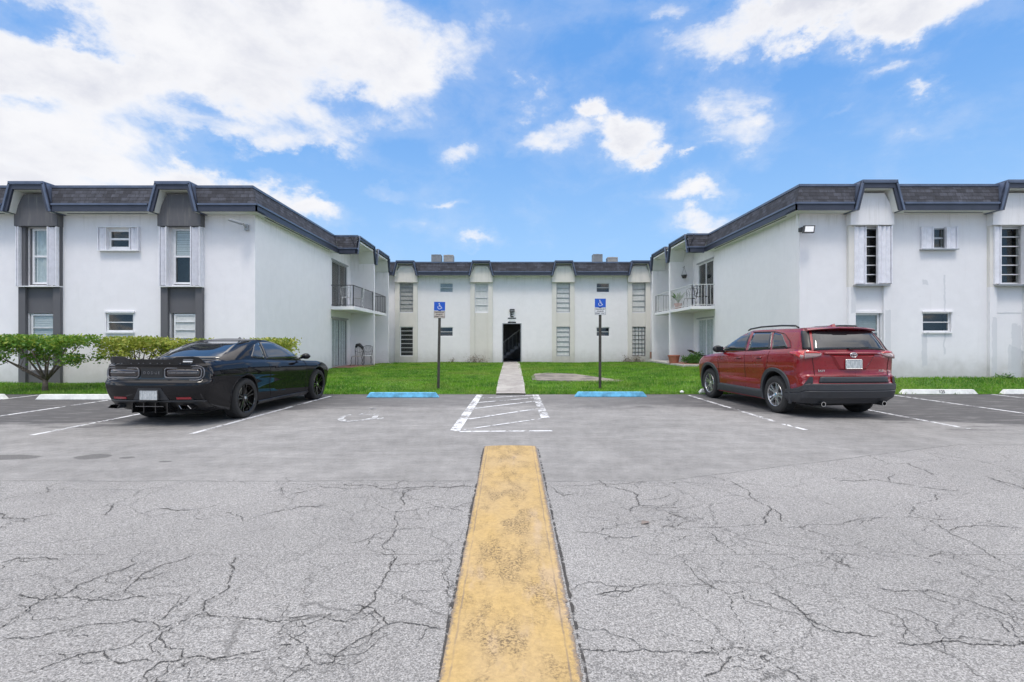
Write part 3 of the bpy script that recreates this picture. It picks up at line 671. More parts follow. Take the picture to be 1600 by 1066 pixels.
class Roof:
    """collects the pieces of one building's mansard: shingles, fascia, drip trim, soffit"""
    def __init__(s): s.sh = MB(); s.fa = MB(); s.tr = MB(); s.so = MB()
    def mans(s, fr, b0, b1, t0, t1, ov, back=RB):
        p = [fr.p(b0,ov-.02,ZM), fr.p(b1,ov-.02,ZM), fr.p(t1,ov-back,ZT-.03), fr.p(t0,ov-back,ZT-.03)]
        H = math.hypot(ZT-ZM, back); s.sh.face(p, [(b0,0),(b1,0),(t1,H),(t0,H)])
    def eave(s, fr, a, b, ov, soff=True, e0=0, e1=0):
        fbox(s.fa, fr, a, b, ov-.04, ov, ZE, ZF)
        fbox(s.tr, fr, a-.002, b+.002, ov-.03, ov+.035, ZF-.012, ZF+.04)
        if soff: fbox(s.so, fr, a+e0, b-e1, -.02, ov-.04, ZE+.012, ZE+.04)
    def cap(s, fr, a, b, ov, back=RB): fbox(s.tr, fr, a, b, ov-back-.12, ov-back+.03, ZT-.05, ZT+.02)
    def hood(s, fr, c, ov, hb=.735, ht=.515, th=.15, top=.19, d0=None, cap=True, liner=True):
        d0 = 0.0 if d0 is None else d0
        zt = ZT+.03
        O = [(-hb,ZE),(-ht,zt),(ht,zt),(hb,ZE)]; I = [(-hb+th,ZE),(-ht+th*.62,zt-top),(ht-th*.62,zt-top),(hb-th,ZE)]
        for (a, b), (ia, ib) in (((O[0],O[1]),(I[0],I[1])), ((O[1],O[2]),(I[1],I[2])), ((O[2],O[3]),(I[2],I[3]))):
            P = lambda q, d: fr.p(c+q[0], d, q[1])
            s.fa.hexa([P(a,ov-.06),P(b,ov-.06),P(ib,ov-.06),P(ia,ov-.06),P(a,ov+.006),P(b,ov+.006),P(ib,ov+.006),P(ia,ov+.006)])
            # raised outer drip trim
            oa = (a[0]*1.0, a[1]); n = Vector((b[0]-a[0], b[1]-a[1])).normalized(); t = Vector((n.y, -n.x))*.055
            a2, b2 = (a[0]+t.x, a[1]+t.y), (b[0]+t.x, b[1]+t.y)
            s.tr.hexa([P(a,d0-.02),P(b,d0-.02),P(b2,d0-.02),P(a2,d0-.02),P(a,ov+.045),P(b,ov+.045),P(b2,ov+.045),P(a2,ov+.045)])
            if liner:
                s.so.hexa([P(ia,d0-.03),P(ib,d0-.03),P((lerp(ia[0],a[0],.3),lerp(ia[1],a[1],.3) if a is O[1] or b is O[2] else ia[1]),d0-.03),P((lerp(ib[0],b[0],.3),lerp(ib[1],b[1],.3) if True else 0),d0-.03)][:2]+[P((lerp(ib[0],b[0],.35),lerp(ib[1],b[1],.35)),d0-.03),P((lerp(ia[0],a[0],.35),lerp(ia[1],a[1],.35)),d0-.03)]+
                          [P(ia,ov-.06),P(ib,ov-.06),P((lerp(ib[0],b[0],.35),lerp(ib[1],b[1],.35)),ov-.06),P((lerp(ia[0],a[0],.35),lerp(ia[1],a[1],.35)),ov-.06)])
    def build(s, parent, flat):
        r = s.sh.build('roof', M['shingle'], parent, fixn=False)
        for q in flat: s2 = None
        m = MB()
        for x0,x1,y0,y1 in flat: m.box(x0,x1,y0,y1,5.90,5.972)
        m.build('roof_deck', M['conc_dark'], r); s.fa.build('fascia', M['fascia'], r); s.tr.build('drip_edge', M['trim'], r); s.so.build('soffit', M['soffit'], r)
        return r
def window(parent, fr, u0,u1,z0,z1, style='sash', back='blind', frame='alum', d=-.07, name='window', label=None, fw=.045, bars=6, gl='glass'):
    m = MB()
    fbox(m, fr, u0, u0+fw, d-.05, d, z0, z1); fbox(m, fr, u1-fw, u1, d-.05, d, z0, z1)
    fbox(m, fr, u0+fw, u1-fw, d-.05, d-.002, z0, z0+fw); fbox(m, fr, u0+fw, u1-fw, d-.05, d-.002, z1-fw, z1)
    if style == 'sash':
        zm = (z0+z1)/2; fbox(m, fr, u0+fw, u1-fw, d-.04, d+.006, zm-.028, zm+.028)
    elif style == 'bars':
        for k in range(1, bars):
            zz = lerp(z0, z1, k/bars); fbox(m, fr, u0+fw, u1-fw, d-.03, d+.012, zz-.013, zz+.013)
    elif style == 'slide':
        n = 2
        for k in range(1, n): uu = lerp(u0, u1, k/n); fbox(m, fr, uu-.03, uu+.03, d-.04, d+.004, z0+fw, z1-fw)
    elif style == 'grille':
        for k in range(1, 7): zz = lerp(z0, z1, k/7); fbox(m, fr, u0+fw, u1-fw, d-.03, d+.01, zz-.011, zz+.011)
        for k in range(1, 4): uu = lerp(u0, u1, k/4); fbox(m, fr, uu-.011, uu+.011, d-.01, d+.022, z0+fw, z1-fw)
    o = m.build(name, M[frame], parent)
    if label: o['label'] = label
    m = MB()
    if style == 'bars':          # jalousie slats, tilted
        for k in range(bars*1):
            a, b = lerp(z0, z1, k/bars)+.014, lerp(z0, z1, (k+1)/bars)-.014
            m.hexa([fr.p(u0+fw,d-.012,a),fr.p(u1-fw,d-.012,a),fr.p(u1-fw,d-.018,a),fr.p(u0+fw,d-.018,a),fr.p(u0+fw,d-.030,b),fr.p(u1-fw,d-.030,b),fr.p(u1-fw,d-.036,b),fr.p(u0+fw,d-.036,b)])
    else: fbox(m, fr, u0+fw*.8, u1-fw*.8, d-.026, d-.020, z0+fw*.8, z1-fw*.8)
    m.build('pane', M[gl], o)
    db = d-.042
    if back in ('blind', 'blind_grey'):
        m = MB(); n = int((z1-z0)/.055)
        for k in range(n):
            a = z0+.02+k*(z1-z0-.04)/n
            m.hexa([fr.p(u0+.02,db,a),fr.p(u1-.02,db,a),fr.p(u1-.02,db-.004,a),fr.p(u0+.02,db-.004,a),fr.p(u0+.02,db-.014,a+.050),fr.p(u1-.02,db-.014,a+.050),fr.p(u1-.02,db-.018,a+.050),fr.p(u0+.02,db-.018,a+.050)])
        m.build('blind', M[back], o)
    elif back == 'half':
        m = MB(); n = int((z1-z0)/.055)
        for k in range(n//2, n):
            a = z0+.02+k*(z1-z0-.04)/n
            fbox(m, fr, u0+.02, u1-.02, db-.006-.01*(k%2), db-.01*(k%2), a, a+.048)
        m.build('blind', M['blind'], o)
        m = MB(); fbox(m, fr, u0-.1, u1+.1, db-.30, db-.29, z0-.1, z1+.1); m.build('painted_shade', M['dark'], o)  # dark sheet behind the uncovered half, in place of the room's darkness
    elif back == 'curtain':
        m = MB(); n = max(8, int((u1-u0)/.06)); rows = [[fr.p(lerp(u0, u1, k/n), db-.03*math.sin(k*2.1)-.02*(k%2), z) for k in range(n+1)] for z in (z0, z1)]
        m.grid(rows); m.build('curtain', M['curtain'], o, smooth=False)
    else:
        m = MB(); fbox(m, fr, u0-.1, u1+.1, db-.30, db-.29, z0-.1, z1+.1); m.build('painted_shade', M['dark'], o)  # dark sheet standing in for the unlit room behind the glass
    return o
def shutter(parent, fr, u0, u1, z0, z1, d0=.02, d1=.14, n=3):
    """folded accordion shutter: zigzag leaves between top and bottom tracks"""
    m = MB(); k = n*2; w_ = (u1-u0)/k
    prof = []
    for i in range(k+1): prof.append((u0+i*w_, d1 if i % 2 else d0+.03))
    rows = [[fr.p(u, d, z) for u, d in prof] for z in (z0+.02, z1-.02)]; m.grid(rows)
    rows = [[fr.p(u, d-.012, z) for u, d in prof] for z in (z0+.02, z1-.02)]; m.grid(rows)
    for (u, d) in (prof[0], prof[-1]): fbox(m, fr, u-.012, u+.012, d0, d1, z0, z1)
    m.build('shutter', M['shutter'], parent, fixn=False)
def track(parent, fr, u0, u1, z, name='sill', d1=.17, th=.03, mat='alum'):
    m = MB(); fbox(m, fr, u0, u1, -.01, d1, z-th, z); return m.build(name, M[mat], parent)
def bay(bld, roof, fr, c, ov, colors, ground, hw=.63, strip_w=.21, shutters=None, mirror=1, proud=.10):
    """pilasters, recessed panel colour and the hood shield of one window bay"""
    low, up, shield = colors
    for a, b in ((-hw, -hw+strip_w), (hw-strip_w, hw)):
        m = MB(); fbox(m, fr, c+a, c+b, -.01, proud, ground-.15, 3.02); pl = m.build('pilaster', M[low], bld)
        m = MB(); fbox(m, fr, c+a, c+b, -.01, proud-.001, 3.02, 4.86); m.build('pilaster_top', M[up], pl)
    # spandrel panels, 1 cm proud of the wall
    for za, zb_ in ((2.25, 3.06), (ground-.15, .50)): m = MB(); fbox(m, fr, c-hw+strip_w, c+hw-strip_w, -.01, .012, za, zb_); m.build('spandrel', M[low], bld)
    # shield
    m = MB(); P = [(-hw-.02,4.85),(hw+.02,4.85),(hw+.02,5.235),(.36,5.80),(-.36,5.80),(-hw-.02,5.235)]
    m.prism([(c+a, b) for a, b in P], lambda u, z: fr.p(u, .0, z), lambda u, z: fr.p(u, .22, z)); m.build('hood_panel', M[shield], bld, bevel=.01)
UB, LB, US, LS = (3.10,4.83), (.50,2.25), (4.20,4.80), (1.68,2.26)

def patio_railing(parent, fr_pts, z0, h, mat, lattice=False, rng=1):
    m = MB()
    for (a, b) in fr_pts:
        a, b = Vector(a), Vector(b); Ln = (b-a).length; n = max(3, int(Ln/.125))
        up = Vector((0,0,h))
        m.bar(a+up, b+up, .035, .03); m.bar(a+Vector((0,0,.06)), b+Vector((0,0,.06)), .025, .025); 
        for k in range(n+1):
            q = a.lerp(b, k/n); w_ = .03 if k in (0, n) else .013
            m.bar(q+Vector((0,0,0 if k in (0,n) else .06)), q+up, w_, w_, (1,0,0))
        if lattice:
            d = (b-a).normalized()
            for k in range(n):
                q0, q1 = a.lerp(b, k/n), a.lerp(b, (k+1)/n)
                for zz in np.arange(.10, h-.12, .16):
                    m.bar(q0+Vector((0,0,zz)), q1+Vector((0,0,zz+.08)), .009); m.bar(q1+Vector((0,0,zz+.08)), q0+Vector((0,0,zz+.16)), .009)
    return m.build('railing', M[mat], parent)

def wing(side):
    """side -1: left wing, +1: right wing"""
    left = side < 0
    YF = 15.57 if left else 15.43; XC = -7.75 if left else 8.72; XO = -38 if left else 38
    XD = -7.90 if left else 8.87; XB = -6.75 if left else 7.72
    Y1, Y2, Y3 = (22.15, 25.40, 27.75) if left else (21.80, 24.75, 27.15)
    wm = 'white' if left else 'white_old'; gb = .1 if left else .28
    ovF = .50; ovS = .29 if left else .38
    lab = 'white two storey apartment wing on the left with charcoal grey window bays' if left else 'weathered white two storey apartment wing on the right with all white window bays'
    B = empty('apartment_wing', (0,0,0), label=lab, cat='building', group='two storey apartment blocks around the lawn')
    ff = Fr((0, YF), (1, 0), (0, -1)); fs = Fr((XC, 0), (0, 1), (-side, 0)); fd = Fr((XD, 0), (0, 1), (-side, 0))
    bays = [-9.93, -14.23, -18.5, -22.8, -27.1] if left else [10.77, 15.0, 19.25, 23.5, 27.75]
    smalls = [-11.86, -20.5, -29] if left else [12.87, 21.4, 30]
    holes = []
    for k, c in enumerate(bays): holes += [(c-.40, c+.40, *UB)]+([(c-.40, c+.40, *LB)] if left or k == 0 or k > 1 else [])
    for c in smalls: holes += [(c-.43, c+.43, *LS), (c-(.36 if left else .20), c+(.36 if left else .24), *US)]
    m = MB(); a, b = (XO, XC) if left else (XC, XO)
    wall(m, ff, a, b, -.1, 5.90, holes)
    # side wall, back and outer walls, courtyard side beyond the balconies
    wall(m, fs, YF+.001, Y1, -.1, 5.90, [])
    m.face([(XC,Y1,-.1),(XD-side*0,Y1,-.1),(XD,Y1,5.9),(XC,Y1,5.9)])
    dh = [(Y1+.55, Y2-.55, gb+.12, 2.42), (Y1+.55, Y2-.55, 2.92, 5.0), (Y2+.35, Y3-.30, gb+.12, 2.42), (Y2+.35, Y3-.30, 2.92, 5.0)]
    wall(m, fd, Y1, 30.32 if left else 30.32, -.1, 5.90, dh)
    m.build('wall', M[wm], B, fixn=False)
    m = MB(); m.face([(XO,YF,-.1),(XO,44,-.1),(XO,44,5.9),(XO,YF,5.9)]); m.face([(XO,44,-.1),(XD,44,-.1),(XD,44,5.9),(XO,44,5.9)]); m.build('back_wall', M[wm], B, fixn=False)
    # balcony partitions
    for y in (Y2, Y3+.62):
        m = MB(); x0, x1 = sorted((XD+side*.02, XB)); m.box(x0, x1, y, y+.16, -.05, 5.88); m.build('partition_wall', M[wm], B, bevel=.01)
    # ---- windows, front
    for k, c in enumerate(bays):
        cols = ('grey','grey' if k == 1 else 'shutter','grey') if left else ('white_old','cream','white_old')
        bay(B, None, ff, c, ovF, cols, gb)
        # upper window with folded shutters
        if left:
            window(B, ff, c-.32, c+.36, 3.13, 4.82, 'sash', 'half' if k == 0 else 'curtain', fw=.06, d=-.03, label='tall sash window with folded white shutters')
            for ja, jb in ((-.40,-.32),(.36,.40)): m = MB(); fbox(m, ff, c+ja, c+jb, -.12, -.04, 3.10, 4.83); m.build('jamb', M['grey' if k == 1 else 'alum'], B)
            shutter(B, ff, c-.60, c-(.40 if k == 0 else .54), 3.06, 4.84, .10, .21, 2); shutter(B, ff, c+.34, c+.60, 3.06, 4.84, .10, .21, 3)
            track(B, ff, c-.64, c+.64, 3.06, 'window_sill', .20)
            window(B, ff, c-.31 if k == 0 else c-.36, c+.38, LB[0]+.02, LB[1]-.02, 'bars', 'blind', d=-.03, bars=7 if k == 0 else 4, fw=.055, gl='frost' if k == 0 else 'glass')
        else:
            window(B, ff, c-.40, c+.40, 3.12, 4.82, 'bars', None, bars=6, d=-.015, fw=.04, gl='glass_clear')
            if k == 0:
                shutter(B, ff, c-.46, c-.13, 3.10, 4.84, .05, .13, 2); shutter(B, ff, c+.20, c+.60, 3.10, 4.84, .10, .20, 3)
                window(B, ff, c-.40, c+.38, .55, 2.23, 'bars', 'blind_grey', bars=3, d=-.05, fw=.05)
                m = MB(); fbox(m, ff, c-.44, c+.50, -.01, .05, 2.235, 2.30); m.build('lintel', M['white_old'], B)
            else:
                shutter(B, ff, c-.52, c-.34, 3.10, 4.84, .08, .15, 1); shutter(B, ff, c+.30, c+.56, 3.10, 4.84, .10, .24, 2)
            track(B, ff, c-.50, c+.50, 3.08, 'window_sill', .26, .035, 'alum_grey')
    for c in smalls:
        if left:
            window(B, ff, c-.36, c+.36, *US, 'sash', None, fw=.07, d=-.02)
            window(B, ff, c-.42, c+.42, *LS, 'bars', None, bars=2, fw=.05, d=-.03)
            shutter(B, ff, c-.60, c-.36, US[0]-.06, US[1]+.05, .01, .11, 2); shutter(B, ff, c+.36, c+.60, US[0]-.06, US[1]+.05, .01, .11, 2)
            track(B, ff, c-.62, c+.62, US[0]-.05, 'window_sill', .14); track(B, ff, c-.60, c+.60, US[1]+.06, 'shutter_track', .12, .025)
        else:
            window(B, ff, c-.20, c+.24, *US, 'sash', None, fw=.035, d=-.015, frame='alum_grey')
            window(B, ff, c-.42, c+.42, *LS, 'bars', None, bars=2, fw=.035, d=-.06)
            shutter(B, ff, c-.50, c-.17, US[0]-.05, US[1]+.03, .01, .08, 2); shutter(B, ff, c+.22, c+.54, US[0]-.05, US[1]+.03, .01, .10, 2)
            track(B, ff, c-.54, c+.54, US[0]-.04, 'window_sill', .15, .03, 'alum_grey')
        m = MB(); fbox(m, ff, c-.46, c+.46, -.01, .05, LS[1], LS[1]+.045); m.build('lintel', M['alum' if left else 'white_old'], B); m = MB(); fbox(m, ff, c-.44, c+.44, -.01, .06, LS[0]-.05, LS[0]); m.build('window_sill', M['alum' if left else 'white_old'], B)
    # sliding doors on the court side
    for i, (a_, b_, c_, e_) in enumerate(dh):
        window(B, fd, a_, b_, c_, e_, 'slide', 'curtain' if i in (0, 2) else None, name='sliding_door', fw=.06, d=-.04, frame='alum_grey' if left else 'alum')
        m = MB(); fbox(m, fd, a_-.06, b_+.06, 0, .04, e_, e_+.06); m.build('lintel', M['alum_grey'], B)
    # ---- balconies
    for i, (ya, yb) in enumerate(((Y1, Y2), (Y2+.16, Y3))):
        x0, x1 = sorted((XD, XB)); m = MB(); m.box(x0+(.002), x1, ya+.004, yb-.004 if i == 0 else yb+.2, 2.76, 2.90)
        s_ = m.build('balcony', M['white'] if left else M['white_old'], B, bevel=.012)
        e = -side*.04; segs = []
        if i == 0: segs = [((XD-side*.05, ya+.05, 2.90), (XB-side*(-.05), ya+.05, 2.90)), ((XB+side*.05, ya+.05, 2.90), (XB+side*.05, yb-.02, 2.90))]
        else: segs = [((XB+side*.05, ya+.02, 2.90), (XB+side*.05, yb+.12, 2.90)), ((XB+side*.05, yb+.12, 2.90), (XD-side*.02, yb+.12, 2.90))]
        patio_railing(s_, segs[:1], 2.9, .92, 'rail_grey' if left else 'rail_white', False)
        patio_railing(s_, segs[1:], 2.9, .92, 'rail_grey' if left else ('rail_white' if i == 0 else 'rail_grey'), False)
    # ---- roof
    rf = Roof()
    cs = sorted(bays); cur = XO if left else XC-ovS
    end = XC+ovS if left else XO
    pts = []
    edges_b = [cur]+[v for c in cs for v in (c-.735, c+.735)]+[end]
    edges_t = [cur+(0 if left else RB)]+[v for c in cs for v in (c-.515, c+.515)]+[end-(RB if left else 0)]
    for k in range(0, len(edges_b), 2):
        rf.mans(ff, edges_b[k], edges_b[k+1], edges_t[k], edges_t[k+1], ovF); rf.eave(ff, edges_b[k], edges_b[k+1], ovF); rf.cap(ff, edges_t[k]-.02, edges_t[k+1]+.02, ovF)
    for c in cs:
        rf.hood(ff, c, ovF)
        m = rf.tr; P = lambda u, d, z: ff.p(c+u, d, z)
        m.hexa([P(-.515,-.3,ZT),P(.515,-.3,ZT),P(.515,ovF+.05,ZT),P(-.515,ovF+.05,ZT),P(-.515,-.3,ZT+.065),P(.515,-.3,ZT+.065),P(.515,ovF+.05,ZT+.065),P(-.515,ovF+.05,ZT+.065)])
    # side run up to the balcony projection
    ys0 = YF-ovF; PJ = Y1+.10; XH = XB-side*.07          # plane of the balcony hoods
    ovB = abs(XH-XC)
    rf.mans(fs, ys0, PJ+.02, ys0+RB, PJ+RB, ovS); rf.eave(fs, ys0, PJ, ovS, e0=ovF); rf.cap(fs, ys0+RB-.02, PJ+RB, ovS)
    # camera-facing short mansard of the projection
    fp = Fr((0, PJ), (1, 0), (0, -1)); a, b = sorted((XC-side*ovS, XH))
    ta, tb = (a-RB, b-.25) if left else (a+.25, b+RB)
    if left: rf.mans(fp, a, b, a-RB, b-.02, 0.02)
    else: rf.mans(fp, a, b, a+.02, b+RB, 0.02)
    rf.eave(fp, a, b, .0, soff=False); rf.cap(fp, a-(RB if left else 0), b+(0 if left else RB), .02)
    bw1 = (Y2-PJ)/2; c1 = (Y2+PJ)/2+.12; bw2 = (Y3+.7-Y2-.2)/2; c2 = Y2+.2+bw2
    for c, hbw in ((c1, bw1), (c2, bw2)): rf.hood(fs, c, ovB, hb=hbw, ht=hbw-.30, th=.12, top=.15, d0=ovS)
    # slivers of shingle beside the hoods and the ceiling over the balconies
    rf.mans(fs, PJ, c1-bw1, PJ+.02, c1-bw1+.30, ovB); rf.eave(fs, PJ, c1-bw1+.02, ovB, soff=False)
    rf.mans(fs, c1+bw1, c2-bw2, c1+bw1-.3, c2-bw2+.3, ovB)
    x0, x1 = sorted((XD, XH+side*.05)); rf.so.box(x0, x1, PJ+.32, Y3+.75, 5.80, 5.86)
    x0, x1 = sorted((XC-side*.0, XH)); rf.so.box(min(XC, XC-side*ovS), max(XC, XC-side*ovS), ys0+ovF, PJ, ZE+.011, ZE+.030) if 0 else None
    fe = MB()
    ye = Y3+.80; ff2 = Fr((0, ye), (1, 0), (0, 1))
    x0, x1 = sorted((XC-side*(ovS-.3), XH)); fbox(rf.fa, ff2, x0, x1, -.05, 0, ZE, 5.98)
    X0, X1 = sorted((XO, XC-side*(ovS-RB-.06))); flats = [(X0, X1, YF-ovF+RB+.06, 44)]
    x0, x1 = sorted((XC-side*(ovS-RB-.06), XH+side*.03)); flats.append((x0, x1, PJ+.30, Y3+.8))
    rf.build(B, flats)
    # slim eave vents in the soffit
    for k in range(len(cs)-1): m = MB(); fbox(m, ff, cs[k]+.95, cs[k+1]-.95, ovF-.32, ovF-.27, ZE+.004, ZE+.012); m.build('soffit_vent', M['dark'], B)
    m = MB(); y0_, y1_ = YF+.3, Y1-.6; fbox(m, fs, y0_, y1_, ovS-.16, ovS-.11, ZE+.004, ZE+.012); m.build('soffit_vent', M['dark'], B)
    m = MB(); x0, x1 = sorted((XD+side*.0, XB-side*.35)); m.box(x0, x1, Y1-.1, Y3+.6, gb-.1, gb+.10); m.build('patio_slab', M['concrete'], B)
    m = MB(); x0, x1 = sorted((XD, XB-side*.15)); m.box(x0, x1, Y1+.6, Y2-.1, gb+.06, gb+.125); m.build('paving', M['brick'], B) 
    return B
left_w = wing(-1); right_w = wing(1)

# ================================================================ central block
YC = 30.30
CB = empty('apartment_block', (0,0,0), label='long white two storey block at the back with the open doorway marked E', cat='building', group='two storey apartment blocks around the lawn')
fc = Fr((0, YC), (1, 0), (0, -1))
cb = [-6.12, -1.69, 3.14, 7.61]; smc = [-3.77, 5.50]
DX0, DX1, DZ1 = -.46, .67, 2.46
holes = [(c-.40, c+.40, *UB) for c in cb]+[(c-.40, c+.40, *LB) for i, c in enumerate(cb) if i != 1]+[(c-.40, c+.40, *q) for c in smc for q in ((4.27,4.84),(1.67,2.22))]+[(DX0, DX1, .13, DZ1)]
m = MB(); wall(m, fc, -7.92, 8.89, -.1, 5.9, holes, .20)
m.build('wall', M['white'], CB, fixn=False)
m = MB(); m.face([(-7.92,44,-.1),(8.89,44,-.1),(8.89,44,5.9),(-7.92,44,5.9)]); m.build('back_wall', M['white'], CB, fixn=False)
for i, c in enumerate(cb):
    bay(CB, None, fc, c, .5, ('cream','cream','cream'), .1, hw=.66, strip_w=.26, proud=.09)
    st = ['bars','bars','bars','grille'][i]
    window(CB, fc, c-.40, c+.40, *UB, 'bars', (None,'blind','blind','blind_grey')[i], bars=(7,4,6,5)[i], frame=('alum_grey','alum','alum_grey','alum_grey')[i], d=-.05, gl=('frost_grey','frost','frost','frost')[i])
    if i != 1: window(CB, fc, c-.40, c+.40, *LB, st, (None,None,'blind_grey','blind')[i], bars=(7,0,6,0)[i], frame=('alum','alum','alum_grey','rail_grey')[i], d=-.05, gl=('glass','glass','frost','frost')[i])
    else:
        m = MB(); fbox(m, fc, c-.40, c+.40, -.01, .014, .45, 2.26); m.build('spandrel', M['cream'], CB)
for i, c in enumerate(smc):
    window(CB, fc, c-.40, c+.40, 4.27, 4.84, 'bars', 'blind_grey' if i == 0 else None, bars=2, d=-.05, fw=.04); window(CB, fc, c-.40, c+.40, 1.67, 2.22, 'bars', None, bars=2, d=-.05, fw=.04)
rf = Roof(); hb, ht = .735, .53
eb = [-8.5]+[v for c in cb for v in (c-hb, c+hb)]+[9.3]; et = [-8.5]+[v for c in cb for v in (c-ht, c+ht)]+[9.3]
for k in range(0, len(eb), 2):
    rf.mans(fc, eb[k], eb[k+1], et[k], et[k+1], .5); rf.eave(fc, eb[k], eb[k+1], .5); rf.cap(fc, et[k]-.02, et[k+1]+.02, .5)
for c in cb:
    rf.hood(fc, c, .5, hb=hb, ht=ht, th=.12, top=.15)
    P = lambda u, d, z: fc.p(c+u, d, z)
    rf.tr.hexa([P(-ht,-.3,ZT),P(ht,-.3,ZT),P(ht,.55,ZT),P(-ht,.55,ZT),P(-ht,-.3,ZT+.06),P(ht,-.3,ZT+.06),P(ht,.55,ZT+.06),P(-ht,.55,ZT+.06)])
rf.build(CB, [(-8.4, 9.3, YC-.2, 44)])
# open doorway and stair hall behind it
m = MB()
x0, x1, y0, y1 = -1.6, 2.6, YC+.2, 35.5
m.face([(x0,y0,.13),(x1,y0,.13),(x1,y1,.13),(x0,y1,.13)]); m.face([(x0,y1,.13),(x1,y1,.13),(x1,y1,5),(x0,y1,5)])
m.face([(x0,y0,.13),(x0,y1,.13),(x0,y1,5),(x0,y0,5)]); m.face([(x1,y0,.13),(x1,y1,.13),(x1,y1,5),(x1,y0,5)]); m.face([(x0,y0,5),(x1,y0,5),(x1,y1,5),(x0,y1,5)])
m.build('stair_hall', M['room'], CB, fixn=False)
m = MB(); fbox(m, fc, DX0-.0, DX0+.05, -.20, .02, .13, DZ1); fbox(m, fc, DX1-.05, DX1, -.20, .02, .13, DZ1); fbox(m, fc, DX0+.05, DX1-.05, -.20, .02, DZ1-.05, DZ1); m.build('door_frame', M['alum_grey'], CB)
m = MB()
for k in range(13):
    x = -.75+k*.25; m.box(x, x+.27, 32.6, 33.7, .13+k*.185, .13+(k+1)*.185)
m.build('staircase', M['room'], CB)
m = MB(); a = Vector((-.8,32.55,.13+.9)); b = Vector((2.3,32.55,.13+3.3)); m.bar(a, b, .05)
for k in range(14):
    q = a.lerp(b, k/13); m.bar(q-Vector((0,0,.85)), q, .022, .022, (1,0,0))
m.build('handrail', M['rail_white'], CB)
# building letter and notices above the door
S = empty('building_sign', (0,0,0), label='black letter E with two small notice strips on the wall above the doorway', cat='sign')
Z = lambda py: 1.4+(533-py)/800*YC
X = lambda px: (px-797)/800*YC
t = text_mesh('E', .44, M['sign_black'], 'letter', S, .01, bold=.010); t.rotation_euler = (R(90),0,0); t.location = (X(799.6), YC-.02, Z(491.6))
for a, b in ((496.6,498.2),(503.0,505.0)):
    m = MB(); fbox(m, fc, X(793.5), X(806.3), 0.002, .02, Z(b), Z(a)); m.build('notice_strip', M['sign_black'], S)
m = MB(); fbox(m, fc, X(795), X(805), .002, .012, Z(502.3), Z(498.9)); m.build('notice_panel', M['sign_white'], S)
Lm = empty('wall_light', (0,0,0), label='small dark box light on the wall directly above the letter E', cat='wall light')
m = MB(); fbox(m, fc, X(796.4), X(804), .002, .16, Z(487.6), Z(483.2)); m.build('housing', M['iron'], Lm, bevel=.01)
m = MB(); fbox(m, fc, X(797.4), X(803), .162, .17, Z(487), Z(485.2)); m.build('lens', M['ac'], Lm)

# ================================================================ rooftop condensers
def condenser(x, y, wd, h, mat, label, n=9):
    o = empty('air_conditioner', (x, y, 5.972), label=label, cat='air conditioner', group='condensers on the roofs')
    m = MB(); m.box(-wd/2+.03, wd/2-.03, -wd/2+.03, wd/2-.03, 0, h-.04); m.box(-wd/2, wd/2, -wd/2, wd/2, h-.05, h); m.box(-wd/2, wd/2, -wd/2, wd/2, 0, .05)
    m.build('cabinet', M[mat], o)
    m = MB()
    for k in range(n+1):
        q = lerp(-wd/2+.01, wd/2-.01, k/n)
        for a, b in (((q,-wd/2+.015),(q,-wd/2+.015)), ((q,wd/2-.015),(q,wd/2-.015)), ((-wd/2+.015,q),(-wd/2+.015,q)), ((wd/2-.015,q),(wd/2-.015,q))):
            m.box(a[0]-.012, a[0]+.012, a[1]-.012, a[1]+.012, .05, h-.05)
    m.build('guard', M['alum_grey'], o)
    m = MB(); m.lathe([(.02,h+.02),(wd*.38,h+.02),(wd*.42,h-.01)], n=24); m.build('fan_grille', M['iron'], o)
    return o
Yq = 34.0; xq = lambda px: (px-797)/800*Yq
condenser(xq(682.5), Yq, .64, 1.12, 'ac', 'tall grey rooftop condenser, left one of the pair left of the doorway')
condenser(xq(701.5), Yq, .64, 1.10, 'ac_tan', 'tall pale rooftop condenser, right one of the pair left of the doorway')
condenser(xq(933), Yq, .62, 1.15, 'ac', 'dark square rooftop condenser to the right of the doorway')
condenser(xq(956), Yq, .66, .95, 'ac_tan', 'low beige rooftop condenser beside the dark one')
condenser(10.7, 17.6, .55, .42, 'ac', 'condenser just showing above the front roof edge of the right wing')

# ================================================================ flood lights
o = empty('flood_light', (0,0,0), label='slim silver flood light near the corner of the left wing', cat='flood light')
p = lambda px, py, Y: Vector(((px-797)/800*Y, Y, 1.4+(533-py)/800*Y))
m = MB(); q = p(384, 355, 15.45); m.box(q.x-.05, q.x+.05, q.y, 15.57, q.z-.09, q.z+.09); m.build('base', M['alum_grey'], o, bevel=.01)
m = MB(); m.tube([p(384,355,15.45), p(380,350,15.3), p(377,349,15.2)], .03); m.build('arm', M['alum_grey'], o)
m = MB(); a, b = p(379,350,15.2), p(357,343,15.0); m.bar(a, b, .20, .05); m.build('lamp_head', M['alum_grey'], o, bevel=.01)
o = empty('flood_light', (0,0,0), label='black framed square flood light near the corner of the right wing', cat='flood light')
m = MB(); a = p(1252,359,15.35); m.box(a.x-.05,a.x+.05,15.25,15.43,a.z-.06,a.z+.06); m.build('base', M['iron'], o, bevel=.01)
c = p(1263, 358.5, 15.0); m = MB()
q = [(-.17,-.11),(.15,-.11),(.21,.12),(-.11,.12)]
m.prism(q, lambda u, v: (c.x+u, 14.98+v*.25, c.z+v), lambda u, v: (c.x+u, 15.06+v*.25, c.z+v)); m.build('lamp_head', M['iron'], o)
